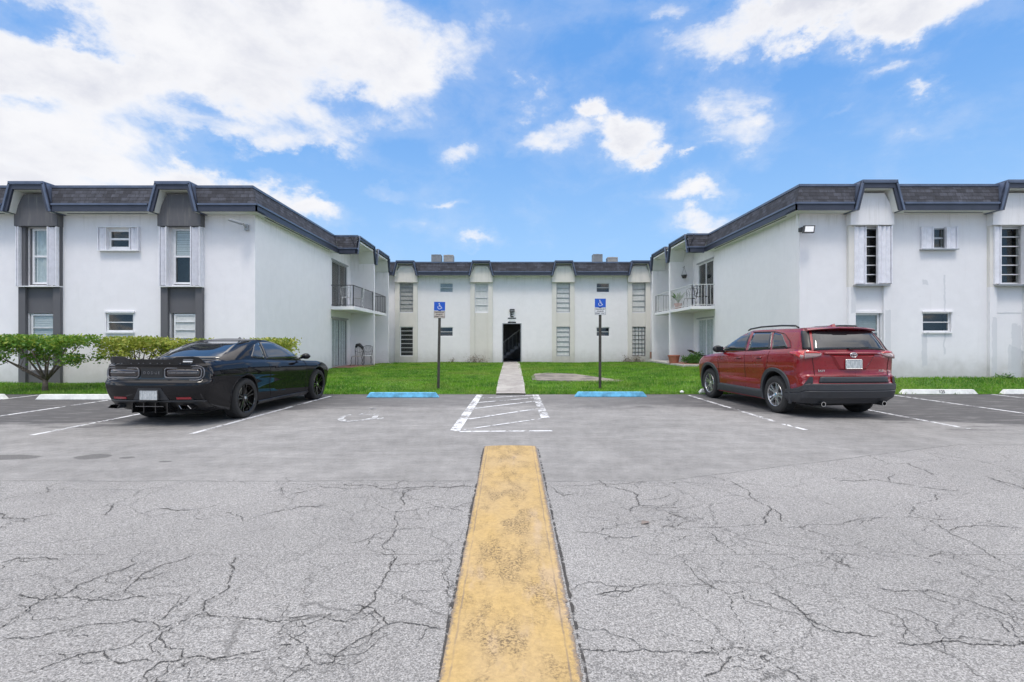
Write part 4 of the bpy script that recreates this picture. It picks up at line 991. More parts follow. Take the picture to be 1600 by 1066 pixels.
m = MB(); m.prism([(u*.78+.004, v*.74) for u, v in q], lambda u, v: (c.x+u, 14.972+v*.25, c.z+v), lambda u, v: (c.x+u, 14.985+v*.25, c.z+v)); m.build('lens', M['blind'], o)
o = empty('conduit', (0,0,0), label='thin white conduit pipe running down to the right flood light', cat='pipe')
m = MB(); m.tube([p(1245,334,15.36), p(1245.5,350,15.36), p(1248,355,15.36), p(1252,358,15.36)], .015); m.build('pipe', M['alum'], o)

# ================================================================ parking signs
def pole_sign(x, y, z0, ztop, tilt, lower, label, lean=0):
    o = empty('parking_sign', (x, y, z0), 0, label=label, cat='sign', group='disabled parking signs at the lawn edge')
    o.rotation_euler = (0, tilt, 0); H = ztop-z0
    m = MB()       # u-channel post
    m.box(-.028,.028,-.008,.0,-.1,H-.03); m.box(-.036,-.028,-.008,.028,-.1,H-.03); m.box(.028,.036,-.008,.028,-.1,H-.03); m.build('post', M['post'], o)
    w_, h1, h2 = .155, .245, .20
    m = MB(); m.box(-w_, w_, -.022, -.018, H-h1, H); pl = m.build('sign_plate', M['sign_blue'], o)
    m = MB(); strokes(m, isa(), .062, lambda u, v, h: (u*.20-.005, -.0225-h*.6, H-.125+v*.20)); m.build('wheelchair_symbol', M['sign_white'], pl, fixn=False)
    m = MB(); m.box(-w_, w_, -.022, -.018, H-h1-h2-.012, H-h1-.012); q = m.build('sign_plate', M[lower], o)
    rim = MB()
    for zz0, zz1 in ((H-h1-h2-.012, H-h1-h2-.004), (H-h1-.020, H-h1-.012)): rim.box(-w_, w_, -.024, -.0225, zz0, zz1)
    rim.box(-w_, -w_+.007, -.024, -.0225, H-h1-h2, H-h1-.02); rim.box(w_-.007, w_, -.024, -.0225, H-h1-h2, H-h1-.02); rim.build('border', M['sign_black'], q)
    for k, tx in enumerate(('PARKING BY', 'DISABLED', 'PERMIT ONLY')):
        t = text_mesh(tx, .046, M['sign_black'], 'lettering', q, .0005, bold=.0012); t.rotation_euler = (R(90),0,0); t.location = (0, -.0235, H-h1-.055-k*.056)
    return o
pole_sign(-2.02, 14.4, .05, 2.50, R(1.0), 'sign_beige', 'blue wheelchair parking sign on a dark leaning post, left of the walkway, lower plate faded')
pole_sign(2.53, 14.4, .05, 2.59, R(.1), 'sign_white', 'blue wheelchair parking sign on an upright post, right of the walkway, lower plate white')

# ================================================================ plants
def leaf_cloud(pts, sizes, normals_up=.3, aspect=.5, seed=1):
    rng = np.random.default_rng(seed); n = len(pts); pts = np.asarray(pts)
    d = rng.normal(size=(n,3)); d /= np.linalg.norm(d, axis=1)[:,None]
    u = rng.normal(size=(n,3)); u[:,2] *= .6; u -= (u*d).sum(1)[:,None]*d; u /= np.linalg.norm(u, axis=1)[:,None]; v = np.cross(d, u)
    s = np.asarray(sizes)[:,None]; P = np.empty((n,4,3))
    P[:,0] = pts-u*s; P[:,1] = pts+v*s*aspect-u*s*.1; P[:,2] = pts+u*s; P[:,3] = pts-v*s*aspect-u*s*.1
    me = bpy.data.meshes.new('m'); me.vertices.add(n*4); me.vertices.foreach_set('co', P.ravel()); me.loops.add(n*4); me.loops.foreach_set('vertex_index', np.arange(n*4)); me.polygons.add(n); me.polygons.foreach_set('loop_start', np.arange(0,n*4,4)); me.polygons.foreach_set('loop_total', np.full(n,4)); me.update(); return me
def mesh_obj(name, me, mat, parent=None):
    me.name = name; me.materials.append(mat); o = bpy.data.objects.new(name, me); COL.objects.link(o)
    if parent: o.parent = parent
    return o
def umbrella_tree(x, y, hx, hy, ztop, zbot, trunk, leaf, label, seed, n=5200, bx=0):
    rng = np.random.default_rng(seed); o = empty('small_tree', (x, y, gz(x, y)), label=label, cat='tree', group='low flat topped trees by the left wing')
    m = MB(); base = Vector((0,0,-.05)); z0 = gz(x, y)
    fork = Vector((.02,0,.34)); m.tube([base, (.01,0,.15), fork], [.085,.062,.06], 10)
    tips = []
    for k in range(9):
        a = 2*math.pi*k/9+rng.uniform(-.3,.3); rr = rng.uniform(.55,.95); e = Vector((math.cos(a)*hx*rr*.8+bx*.5, math.sin(a)*hy*rr*.8, rng.uniform(zbot+.1, ztop-.15)-z0))
        mid = fork.lerp(e, .5)+Vector((0,0,-.04+rng.uniform(-.03,.05))); m.tube([fork-Vector((0,0,.05)), mid, e], [.036,.022,.008], 7); tips.append(e)
        for j in range(3):
            e2 = mid.lerp(e, .3+.2*j)+Vector(rng.uniform(-.3,.3,3)); m.tube([mid.lerp(e, .2+.2*j), e2], [.012,.004], 5)
    m.build('trunk', M['bark'], o, smooth=True)
    # clumps of leaves, dense flat top, ragged underside with hanging sprays
    P = []; S_ = []
    nc = 90
    for c in range(nc):
        a = rng.uniform(0, 2*math.pi); r = math.sqrt(rng.uniform(0,1)); cx = bx+math.cos(a)*r*hx; cy = math.sin(a)*r*hy
        edge_drop = (.30*r**2) ; top = ztop-z0-.05-.04*r; bot = zbot-z0+.22*(1-r)*0+.12*rng.uniform(0,1)
        cz = rng.uniform(bot+.05, top) if rng.uniform() > .45 else top-rng.uniform(0,.14)
        rad = rng.uniform(.12,.24); k = int(n/nc*rng.uniform(.6,1.4))
        q = rng.normal(size=(k,3))*[rad*.65,rad*.65,rad*.42]+[cx,cy,cz]; q[:,2] = np.minimum(q[:,2], ztop-z0+rng.uniform(-.03,.035,size=k)); P.append(q); S_.append(rng.uniform(.028,.058,size=k))
    mesh_obj('crown', leaf_cloud(np.concatenate(P), np.concatenate(S_), seed=seed), M[leaf], o)
    return o
umbrella_tree(-12.72, 14.0, 1.55, .75, 1.55, .78, True, 'leaf_dark', 'low spreading tree with dark green crown and a forked trunk at the left', 3, 7600, -.1)
umbrella_tree(-10.35, 14.25, .95, .55, 1.50, .92, True, 'leaf_yel', 'yellow green flat topped shrub tree just behind the tail of the black car', 5, 4200)
umbrella_tree(-8.9, 14.3, .75, .5, 1.45, .8, True, 'leaf_yel', 'yellow green shrub tree hidden behind the roof of the black car', 8, 2600)
umbrella_tree(-6.75, 14.3, .72, .5, 1.46, .75, True, 'leaf_yel', 'yellow green shrub tree showing beyond the side windows of the black car', 9, 3200)
def bush(x, y, z, rx, ry, rz, leaf, label, seed, n=1500, sz=(.025,.05), cat='shrub', name='shrub', grp=None):
    rng = np.random.default_rng(seed); o = empty(name, (x, y, z), label=label, cat=cat, group=grp)
    P = []; S_ = []; m = MB()
    for c in range(34):
        d = rng.normal(size=3); d /= np.linalg.norm(d); d[2] = abs(d[2]); r = rng.uniform(.45,.95)
        q = rng.normal(size=(n//34,3))*.12*max(rx,rz)+np.array([d[0]*rx*r,d[1]*ry*r,d[2]*rz*r]); q[:,2] = np.abs(q[:,2]); P.append(q); S_.append(rng.uniform(*sz,size=len(q)))
        if c % 3 == 0: m.tube([(0,0,-.03),(d[0]*rx*r*.5,d[1]*ry*r*.5,d[2]*rz*r*.6),(d[0]*rx*r,d[1]*ry*r,d[2]*rz*r)], [.012,.008,.003], 5)
    mesh_obj('foliage', leaf_cloud(np.concatenate(P), np.concatenate(S_), seed=seed), M[leaf], o); m.build('stem', M['bark'], o)
    return o
bush(8.22, 22.9, .28, .52, .35, .66, 'leaf_mid', 'dense green shrub on the right patio beside the terracotta planter', 21, 2600)
bush(-1.9, 30.0, .1, .95, .18, .42, 'leaf_dry', 'dry straggly shrub against the back block left of the doorway', 22, 420, (.02,.045))
bush(-3.4, 30.05, .1, .2, .12, .40, 'leaf_dry', 'thin dry weed against the back wall under the left small windows', 25, 90, (.02,.035), 'weed', 'weed')
bush(7.2, 29.95, .14, .75, .2, .36, 'leaf_dry', 'half dead brown shrub under the barred lower window on the right', 23, 700, (.02,.045))
bush(11.0, 15.2, .28, .5, .12, .16, 'leaf_mid', 'low weeds at the foot of the right wing behind the red car', 24, 260, (.02,.04), 'weed', 'weed')
bush(14.7, 15.2, .28, .35, .1, .14, 'leaf_mid', 'low weeds at the foot of the right wing by its far pilaster', 26, 200, (.02,.04), 'weed', 'weed')
# grass blades
def grass():
    rng = np.random.default_rng(11); N_ = 290000
    reg = [(-7.7,8.6,13.43,30.25,.80),(-24,-7.7,13.43,15.55,.10),(8.6,24,13.43,15.4,.10)]
    X_ = []; Y_ = []
    for a, b, c, d, f in reg:
        k = int(N_*f); X_.append(rng.uniform(a, b, k))
        # denser near the camera where single blades show
        Y_.append(c+(d-c)*rng.uniform(0,1,k)**1.35)
    X_ = np.concatenate(X_); Y_ = np.concatenate(Y_)
    wx = (np.abs(X_-.03) > .40+.03*np.sin(Y_*5)+rng.uniform(-.03,.05,len(X_)))
    wx &= (Y_ > 13.46+.05*np.sin(X_*3)+rng.uniform(-.06,.06,len(X_)))
    wx &= ~((X_ > .85) & (X_ < 3.35+rng.uniform(-.15,.15,len(X_))) & (Y_ > 16.25) & (Y_ < 19.7) & (X_ < 3.6-(Y_-16.2)*.32))
    cr = (X_ < -6.9) & (Y_ > 22); cr |= (X_ > 7.9) & (Y_ > 21.8); wx &= ~cr
    X_ = X_[wx]; Y_ = Y_[wx]; n = len(X_)
    def ssn(v, a, b): t = np.clip((v-a)/(b-a), 0, 1); return t*t*(3-2*t)
    Z_ = .115*ssn(Y_,13.5,15.3)+.09*ssn(-X_,4.5,7)*ssn(Y_,18,21)*(1-ssn(Y_,26,29))+.17*ssn(X_,3.5,8)*ssn(Y_,13.6,15.3)*(1-.9*ssn(Y_,26,30))
    h = rng.uniform(.03,.075,n)*(1+.3*np.sin(X_*1.3)*np.sin(Y_*1.1)); a = rng.uniform(0,2*np.pi,n); wd = rng.uniform(.006,.013,n)*(1+(Y_-13)*.05)
    lx = rng.normal(0,.028,n); ly = rng.normal(0,.028,n)
    P = np.empty((n,3,3)); P[:,0] = np.stack([X_-np.cos(a)*wd, Y_-np.sin(a)*wd, Z_-.01],1); P[:,1] = np.stack([X_+np.cos(a)*wd, Y_+np.sin(a)*wd, Z_-.01],1); P[:,2] = np.stack([X_+lx, Y_+ly, Z_+h],1)
    me = bpy.data.meshes.new('grass'); me.vertices.add(n*3); me.vertices.foreach_set('co', P.ravel()); me.loops.add(n*3); me.loops.foreach_set('vertex_index', np.arange(n*3)); me.polygons.add(n); me.polygons.foreach_set('loop_start', np.arange(0,n*3,3)); me.polygons.foreach_set('loop_total', np.full(n,3)); me.update()
    o = mesh_obj('grass', me, M['blade']); tag(o, 'short green grass blades over the court lawn', 'grass', kind='stuff')
grass()

# ================================================================ patio and balcony things
def iron_chair(x, y, z, rz, label, seat_w=.44, mat='rail_grey', armrest=False, grp='chairs on the left patio', name='patio_chair', seatm='curtain'):
    o = empty(name, (x, y, z), rz, label=label, cat='chair', group=grp); h = seat_w/2
    m = MB(); m.lathe([(.0,.44),(h*.9,.44),(h,.452),(h*.9,.465),(.0,.465)], n=20); m.build('seat', M[seatm], o)
    for sx in (-1,1):
        for sy in (-1,1):
            m = MB(); m.tube([(sx*h*.7,sy*h*.7,.44),(sx*h*.85,sy*h*.85,.25),(sx*h*.75,sy*h*.8,.12),(sx*h*1.02,sy*h*1.0,.0)], .014, 6); m.build('leg', M[mat], o)
    m = MB()
    m.tube([(-h*.85,h*.85,.44),(-h*1.0,h*1.0,.75),(-h*.95,h*1.05,.90),(-h*.4,h*1.1,.95),(h*.4,h*1.1,.95),(h*.95,h*1.05,.90),(h*1.0,h*1.0,.75),(h*.85,h*.85,.44)], .014, 6)
    for k in range(-2,3):
        m.tube([(k*h*.3,h*.9,.45),(k*h*.38+.03*math.sin(k),h*1.0,.68),(k*h*.22,h*1.08,.94)], .008, 5)
    m.tube([(-h*.95,h*.98,.70),(0,h*1.03,.62),(h*.95,h*.98,.70)], .008, 5); m.build('backrest', M[mat], o)
    return o
iron_chair(-7.25, 24.2, .225, R(-15), 'dark iron chair with a black bag over its back on the left patio', seatm='ac_tan')
iron_chair(-6.95, 24.95, .225, R(8), 'wrought iron chair with a pale round seat, right of the pair on the patio', seatm='curtain')
o = empty('bag', (-7.22, 24.5, 1.10), label='black bag slung over the left wrought iron chair on the patio', cat='bag'); m = MB()
m.tube([(-.16,0,.0),(-.10,-.02,.10),(.02,-.03,.12),(.14,0,.0),(.17,.02,-.12)], [.05,.08,.09,.07,.03], 10); m.build('bag_body', M['iron'], o, smooth=True)
# white chairs on the left balcony
for k, (x, y, r) in enumerate(((-7.35,22.95,20),(-7.0,23.5,-60))):
    iron_chair(x, y, 2.90, R(r), ('white slatted chair nearest the door on the left balcony', 'white slatted chair by the outer railing of the left balcony')[k], .46, 'rail_white', grp='chairs on the left balcony', name='balcony_chair', seatm='rail_white')
# right balcony: dark chairs, palm, hanging pot
for k, (x, y, r) in enumerate(((8.45,22.5,30),(8.25,23.5,-40))):
    iron_chair(x, y, 2.90, R(r), ('dark chair by the railing on the right balcony', 'dark chair further back on the right balcony')[k], .5, 'iron', grp='chairs on the right balcony', name='balcony_chair', seatm='iron')
o = empty('potted_palm', (7.95, 24.2, 2.90), label='small potted palm in the far corner of the right balcony', cat='potted plant')
m = MB(); m.lathe([(.0,.0),(.13,.0),(.18,.28),(.15,.28),(.0,.26)], n=18); m.build('pot', M['terracotta'], o, smooth=True)
m = MB(); rg = random.Random(4)
for k in range(16):
    a = rg.uniform(0, 6.28); L_ = rg.uniform(.45,.8); pts = [Vector((math.cos(a)*L_*q*.7, math.sin(a)*L_*q*.7, .28+L_*1.25*q-.55*q*q*L_)) for q in (0,.25,.5,.75,1)]
    sd_ = Vector((-math.sin(a), math.cos(a), 0))
    for i in range(4):
        w0, w1 = .045*math.sin(math.pi*(i/4*.9+.1)), .045*math.sin(math.pi*((i+1)/4*.9+.1)) if i < 3 else .002
        m.face([pts[i]-sd_*w0, pts[i]+sd_*w0, pts[i+1]+sd_*w1, pts[i+1]-sd_*w1])
m.build('foliage', M['leaf_mid'], o, fixn=False)
o = empty('hanging_pot', (8.35, 24.55, 4.55), label='black pot hanging on the wall of the right balcony', cat='flower pot')
m = MB(); m.lathe([(.0,-.14),(.09,-.14),(.14,.02),(.12,.02),(.0,.0)], n=18); m.build('pot', M['iron'], o, smooth=True)
m = MB(); m.tube([(0,0,.38),(.12,0,.02)], .006, 5); m.tube([(0,0,.38),(-.12,0,.02)], .006, 5); m.tube([(0,.2,.40),(0,0,.40),(0,-.04,.44)], .010, 5); m.build('hanger', M['iron'], o)
# right patio: terracotta planter, lounger, block pier
o = empty('planter', (7.55, 23.6, .28), label='terracotta planter at the foot of the right balcony partition', cat='planter')
m = MB(); m.lathe([(.0,.0),(.17,.0),(.26,.42),(.28,.42),(.28,.47),(.23,.47),(.22,.40),(.0,.38)], n=24); m.build('pot', M['terracotta'], o, smooth=True, angle=40)
o = empty('patio_lounger', (8.85, 23.6, .30), R(90), label='dark curved lounger behind the shrub on the right patio', cat='lounger')
m = MB(); rows = [[(-.3,yy-.7,zz),(.3,yy-.7,zz)] for yy, zz in ((0,.45),(.25,.40),(.6,.42),(.9,.50),(1.15,.62),(1.3,.70))]; m.grid(rows); m.grid([[(a[0],a[1],a[2]-.03) for a in r] for r in rows]); m.build('seat', M['iron'], o, fixn=False)
for sy in (-.6,.3):
    for sx in (-.28,.28):
        m = MB(); m.tube([(sx,sy,.42),(sx,sy+.05,.0)], .015, 6); m.build('leg', M['iron'], o)
o = empty('block_pier', (8.1, 28.9, .0), label='small brown masonry block box against the far right corner wall', cat='masonry box')
m = MB(); m.box(-.17,.17,-.15,.15,-.05,.42); m.build('base', M['concrete'], o, bevel=.01); m = MB(); m.box(-.17,.17,-.15,.15,.42,.78); m.build('top', M['brick'], o, bevel=.01)
m = MB(); c_ = Vector((1.02*1.0, 3.93, .0))
m.face([(1.00,3.90,.006),(1.06,3.91,.012),(1.075,3.96,.006),(1.02,3.97,.01)]); tag(m.build('fallen_leaf', M['leaf_dry'], fixn=False), 'single dry brown leaf lying on the asphalt right of the yellow strip', 'leaf')
m = MB(); q = Vector((4.62, 13.2, 0)); m.lathe([(0,.0),(.05,.0),(.055,.03),(.03,.06),(0,.065)], c=(4.55,13.55,0.03), n=9); tag(m.build('stone', M['stop_white']), 'small white stone on the lawn edge left of the red car', 'stone')
# ================================================================ cars
def carpaint(name, c, metal, flake=0., rough=.28, c2=None):
    t = MT(name, rough, metal); n = t.noise(t.co('Object'), 3., 4)
    t.base(t.mix(t.step(n, .35, .65), c, tuple(q*.9 for q in c)))
    t.b.inputs['Specular IOR Level'].default_value = .0 if not metal else .3; t.b.inputs['Coat Weight'].default_value = .75 if rough < .28 else 1.; t.b.inputs['Coat Roughness'].default_value = .02; t.b.inputs['Coat IOR'].default_value = 1.5
    # a very faint orange peel and dust film
    t.L.new(t.step(t.noise(t.co('Object'), 9, 6, .7), .3, .8, rough*.85, rough*1.5), t.b.inputs['Roughness'])
    return t.m
M['black_paint'] = carpaint('black_car_paint', (.006,.006,.008), .0, rough=.25)
M['red_paint'] = carpaint('red_car_paint', (.215,.002,.009), .1, rough=.30)
M['well'] = simple('wheel_well_black', (.008,.008,.008), .9)
M['clad'] = simple('dark_plastic_cladding', (.030,.032,.037), .5, var=.1)
M['gloss_black'] = simple('gloss_black', (.006,.006,.007), .12, coat=.6)
M['satin_black'] = simple('satin_black', (.010,.010,.011), .38)
def carglass(name, c=(.012,.015,.018)):
    t = MT(name, .02); t.base(c); t.b.inputs['Specular IOR Level'].default_value = .5; t.b.inputs['Coat Weight'].default_value = .8; t.b.inputs['Coat Roughness'].default_value = .01; t.b.inputs['Coat IOR'].default_value = 1.5; return t.m
M['car_glass'] = carglass('tinted_car_glass')
M['tyre'] = simple('tyre_rubber', (.022,.022,.022), .8, var=.2, scale=20)
M['rim_black'] = simple('rim_gloss_black', (.008,.008,.008), .2, .3, coat=.7)
M['rim_silver'] = simple('rim_silver', (.50,.50,.51), .28, .85, var=.05)
M['chrome'] = simple('chrome', (.70,.70,.70), .12, 1., var=.03)
M['dark_chrome'] = simple('dark_chrome', (.22,.22,.23), .2, 1., var=.05)
M['disc'] = simple('brake_disc', (.25,.24,.23), .4, .8)
M['lamp_red'] = simple('lamp_red', (.42,.008,.006), .12, coat=1., var=.04)
M['lamp_smoke'] = simple('lamp_smoked', (.016,.010,.011), .12, coat=1., var=.04)
M['lamp_clear'] = simple('lamp_clear', (.26,.17,.16), .12, coat=1., var=.1)
M['lamp_rim'] = simple('lamp_rim_grey', (.15,.15,.16), .3, .4)
M['reflector'] = simple('reflector_red', (.28,.01,.02), .25, coat=.7, var=.05)
def platem():
    t = MT('licence_plate', .4); n = t.noise(t.map(t.co('Object'), (1,30,10)), 1.2, 3); t.base(t.mix(t.step(n, .4, .6), (.50,.52,.52), (.34,.37,.38))); return t.m
M['plate'] = platem()

class Shell:
    """car body as stacked rings; F(s,z) is any point of the side/rear/front skin"""
    def __init__(s, xr, xf, Wz, Wx, zt, zb, cr, cf, n=3.0): s.xr=xr; s.xf=xf; s.Wz=Wz; s.Wx=Wx; s.zt=zt; s.zb=zb; s.cr=cr; s.cf=cf; s.n=n
    def tt(s, x, z): zb = spw(s.zb, x); return (z-zb)/(spw(s.zt, x)-zb)
    taper = 0.
    def W(s, x, z):
        t = s.tt(x, z); k = 1-s.taper*max(0, (.48-t)/.48)**1.25*max(0, 1-x/.75) if x < .75 else 1
        return spw(s.Wz, t)*spw(s.Wx, x)*k
    def F(s, q, z, out=0., sgn=1):
        xr, xf = pw(s.xr, z), pw(s.xf, z); e = 2/s.n
        if q <= 1: a = q*math.pi/2; x = xr+s.cr-s.cr*max(0, math.cos(a))**e; yn = math.sin(a)**e
        elif q <= 2: x = lerp(xr+s.cr, xf-s.cf, q-1); yn = 1
        else: a = (3-q)*math.pi/2; x = xf-s.cf+s.cf*max(0, math.cos(a))**e; yn = max(0, math.sin(a))**e
        y = yn*s.W(x, z)
        if out:
            if q <= 1: a = q*math.pi/2; x -= out*max(0,math.cos(a))**.6; y += out*math.sin(a)**.6
            elif q <= 2: y += out
            else: a = (3-q)*math.pi/2; x += out*max(0,math.cos(a))**.6; y += out*max(0,math.sin(a))**.6
        return Vector((x, sgn*y, z))
    def qx(s, x, z):      # s-parameter of a given x on the side
        xr, xf = pw(s.xr, z), pw(s.xf, z); e = 2/s.n
        if x < xr+s.cr: c = max(0, (xr+s.cr-x)/s.cr)**(1/e); return math.acos(min(1, c))/(math.pi/2)
        if x <= xf-s.cf: return 1+(x-xr-s.cr)/(xf-s.cf-xr-s.cr)
        c = min(1, max(0, (x-xf+s.cf)/s.cf))**(1/e); return 3-math.acos(c)/(math.pi/2)
    def qy(s, y, z):      # on the rear face: s-parameter of a given y
        q = .5
        lo, hi = 0., 1.
        for _ in range(24):
            q = (lo+hi)/2
            if s.F(q, z).y < y: lo = q
            else: hi = q
        return q
    def side(s, x, z, sgn=1, out=0.): return s.F(s.qx(x, z), z, out, sgn)
    def rear(s, y, z, out=0.):
        p = s.F(s.qy(abs(y), z), z, out); return Vector((p.x, math.copysign(p.y, y) if y else 0, z))
    def mesh(s, m, levels, crown, qs, ntop=9, inset=(.55,.8)):
        rows = []
        for t in levels:
            half = []
            for q in qs:
                z = lerp(.3, .9, t)
                for _ in range(4):
                    x = s.F(q, z).x; z = lerp(spw(s.zb, x), spw(s.zt, x), t)
                half.append(s.F(q, z))
            rows.append([Vector((p.x, -p.y, p.z)) for p in half[::-1]][:-1]+half[:-1] if False else [p for p in half]+[Vector((p.x, -p.y, p.z)) for p in half[-2:0:-1]])
        bot = rows[0]; b2 = [Vector((lerp(p.x, 2.4, .04), p.y*.9, p.z-.02)) for p in bot]; b3 = [Vector((lerp(p.x, 2.4, .15), p.y*.3, p.z-.02)) for p in bot]
        b4 = [Vector((min(max(p.x, .8), 4.0), 0, p.z*0+bot[0].z-.02)) for p in bot]; b4 = [Vector((p.x, 0, .21)) for p in b4]
        rows = [b4, b3, b2]+rows
        top = rows[-1]; xmin = min(p.x for p in top); xmax = max(p.x for p in top)
        for k in range(1, ntop+1):
            q = k/ntop; r = []
            for p in top:
                cx = min(max(p.x, xmin+inset[0]), xmax-inset[1]); sp = 1-(1-q)
                h = crown*(1-(1-q)**2); r.append(Vector((lerp(p.x, cx, q), p.y*(1-q) if k < ntop else 0., p.z+h*(pw([(xmin,.0),(xmin+.25,1),(xmax-.5,1),(xmax,.2)], lerp(p.x, cx, q))))))
            rows.append(r)
        m.grid(rows, close=True)
        return rows
def QS(nc=12, ns=40): return [k/nc for k in range(nc)]+[1+k/ns for k in range(ns)]+[2+k/nc for k in range(nc+1)]
def boolcut(o, cutters):
    par = o.parent; o.parent = None
    for c in cutters:
        md = o.modifiers.new('b', 'BOOLEAN'); md.operation = 'DIFFERENCE'; md.object = c; md.solver = 'EXACT'
    dg = bpy.context.evaluated_depsgraph_get(); dg.update()
    me = bpy.data.meshes.new_from_object(o.evaluated_get(dg)); o.parent = par; o.modifiers.clear(); old = o.data; o.data = me; me.name = o.name
    for c in cutters: bpy.data.objects.remove(c)
    return o
def arch_cut(x, y0, y1, r, zc, flat=1.0):
    m = MB(); n = 40; a = []
    pr = [(x+r*math.cos(2*math.pi*k/n), zc+r*math.sin(2*math.pi*k/n)*(1.0)) for k in range(n)]
    m.prism(pr, lambda u, v: (u, y0, v), lambda u, v: (u, y1, v)); o = m.build('cut', [M['well'], M['well']]); o.data.polygons.foreach_set('material_index', [1]*len(o.data.polygons)); return o
def patch(m, f, nu, nv, th=.006, flip=False):
    """thin solid patch: f(u, v, out) -> point"""
    a = [[f(i/nu, j/nv, th) for i in range(nu+1)] for j in range(nv+1)]; b = [[f(i/nu, j/nv, -.004) for i in range(nu+1)] for j in range(nv+1)]
    m.grid(a); m.grid([a[0], b[0]]); m.grid([a[-1], b[-1]]); m.grid([[r[0] for r in a], [r[0] for r in b]]); m.grid([[r[-1] for r in a], [r[-1] for r in b]])
def rrect(cy, cz, w_, h, r, n=6):
    out = []
    for sx, sz, a0 in ((1,1,0),(-1,1,90),(-1,-1,180),(1,-1,270)):
        for k in range(n+1):
            a = R(a0+90*k/n); out.append((cy+sx*(w_/2-r)+r*math.cos(a), cz+sz*(h/2-r)+r*math.sin(a)))
    return out
def ringloop(m, pts3, rad, n=6):
    P = pts3+[pts3[0], pts3[1]]; m.tube(P, rad, n, cap=False)
def wheel(parent, x, y, r, wd, rim_r, mat, style, sgn, turn=0):
    o = empty('wheel', (x, y, r)); o.parent = parent; 
    w2 = wd/2
    m = MB(); 
    prof = [(rim_r*.96,-w2*.86),(rim_r+.012,-w2*.97),(lerp(rim_r,r,.55),-w2),(r-.022,-w2*.93),(r-.006,-w2*.78),(r,-w2*.55)]
    tread = []
    for k in range(4):
        a = lerp(-.55, .55, k/4)*w2; b = lerp(-.55, .55, (k+1)/4)*w2; tread += [(r, a), (r, b-.010), (r-.008, b-.008), (r-.008, b-.001)]
    prof = prof+tread+[(r,w2*.55),(r-.006,w2*.78),(r-.022,w2*.93),(lerp(rim_r,r,.55),w2),(rim_r+.012,w2*.97),(rim_r*.96,w2*.86)]
    m.lathe(prof, 'y', n=56)
    # shoulder sipes
    for k in range(64):
        a = 2*math.pi*k/64
        for q in (-1, 1):
            c, s_ = math.cos(a), math.sin(a); c2, s2 = math.cos(a+.035), math.sin(a+.035)
            m.bar((c*(r-.001), q*w2*.56, s_*(r-.001)), (c2*(r-.020), q*w2*.95, s2*(r-.020)), .022, .008, (c, 0, s_))
    m.build('tyre', M['tyre'], o, smooth=True, angle=35)
    # rim: outward side is +sgn*y
    m = MB(); f = sgn; R0 = rim_r
    m.lathe([(R0*1.0, f*w2*.93),(R0*.985, f*w2*.99),(R0*.95, f*w2*.94),(R0*.925, f*w2*.70),(R0*.90, f*w2*.1),(R0*.90,-f*w2*.8),(R0*.99,-f*w2*.9)], 'y', n=48)
    ns = 5
    for k in range(ns):
        a = 2*math.pi*(k+.25)/ns+turn
        def P(rr, da, yy): return Vector((math.cos(a+da/ max(rr,.02))*rr, yy, math.sin(a+da/max(rr,.02))*rr))
        if style == 'twin':
            for sd_ in (-1, 1):
                h0, h1 = .018, .046
                a0, a1 = (R0*.16, sd_*.012), (R0*.93, sd_*.058)
                for (ra, da, wa), (rb, db, wb) in (((R0*.16, sd_*.014, .030), (R0*.6, sd_*.026, .022)), ((R0*.6, sd_*.026, .022), (R0*.94, sd_*.046, .026))):
                    ya, yb = f*w2*(.60+.30*(ra/R0)), f*w2*(.60+.30*(rb/R0))
                    m.hexa([P(ra,da-wa/2,ya-f*.03),P(ra,da+wa/2,ya-f*.03),P(rb,db+wb/2,yb-f*.03),P(rb,db-wb/2,yb-f*.03),P(ra,da-wa/2,ya),P(ra,da+wa/2,ya),P(rb,db+wb/2,yb),P(rb,db-wb/2,yb)])
        else:
            for sd_ in (-1, 1):
                for (ra, da, wa), (rb, db, wb) in (((R0*.14, sd_*.016, .034), (R0*.55, sd_*.024, .030)), ((R0*.55, sd_*.024, .030), (R0*.95, sd_*.044, .040))):
                    ya, yb = f*w2*(.70+.18*(ra/R0)), f*w2*(.70+.18*(rb/R0))
                    m.hexa([P(ra,da-wa/2,ya-f*.04),P(ra,da+wa/2,ya-f*.04),P(rb,db+wb/2,yb-f*.04),P(rb,db-wb/2,yb-f*.04),P(ra,da-wa/2,ya),P(ra,da+wa/2,ya),P(rb,db+wb/2,yb),P(rb,db-wb/2,yb)])
    m.lathe([(0, f*w2*.80),(.032, f*w2*.80),(.038, f*w2*.74),(.07, f*w2*.66),(.07, f*w2*.3)], 'y', n=24)
    for k in range(5):
        a = 2*math.pi*(k+.75)/5+turn; m.lathe([(0, f*w2*.74),(.010, f*w2*.74),(.011, f*w2*.6)], 'y', (math.cos(a)*.055, 0, math.sin(a)*.055), 8)
    m.build('rim', mat, o, smooth=True, angle=30)
    m = MB(); m.lathe([(0, f*w2*.815),(.026, f*w2*.815),(.028, f*w2*.79)], 'y', n=18); m.build('hub_cap', M['chrome'], o)
    m = MB(); m.lathe([(.05, f*w2*.22),(R0*.80, f*w2*.22),(R0*.80, f*w2*.02),(.05, f*w2*.02)], 'y', n=32); m.build('brake_disc', M['disc'], o)
    m = MB(); m.lathe([(0, -f*w2*.3),(R0*.93, -f*w2*.3),(R0*.93, -f*w2*.4),(0,-f*w2*.4)], 'y', n=32); m.build('back_plate', M['well'], o)
    return o

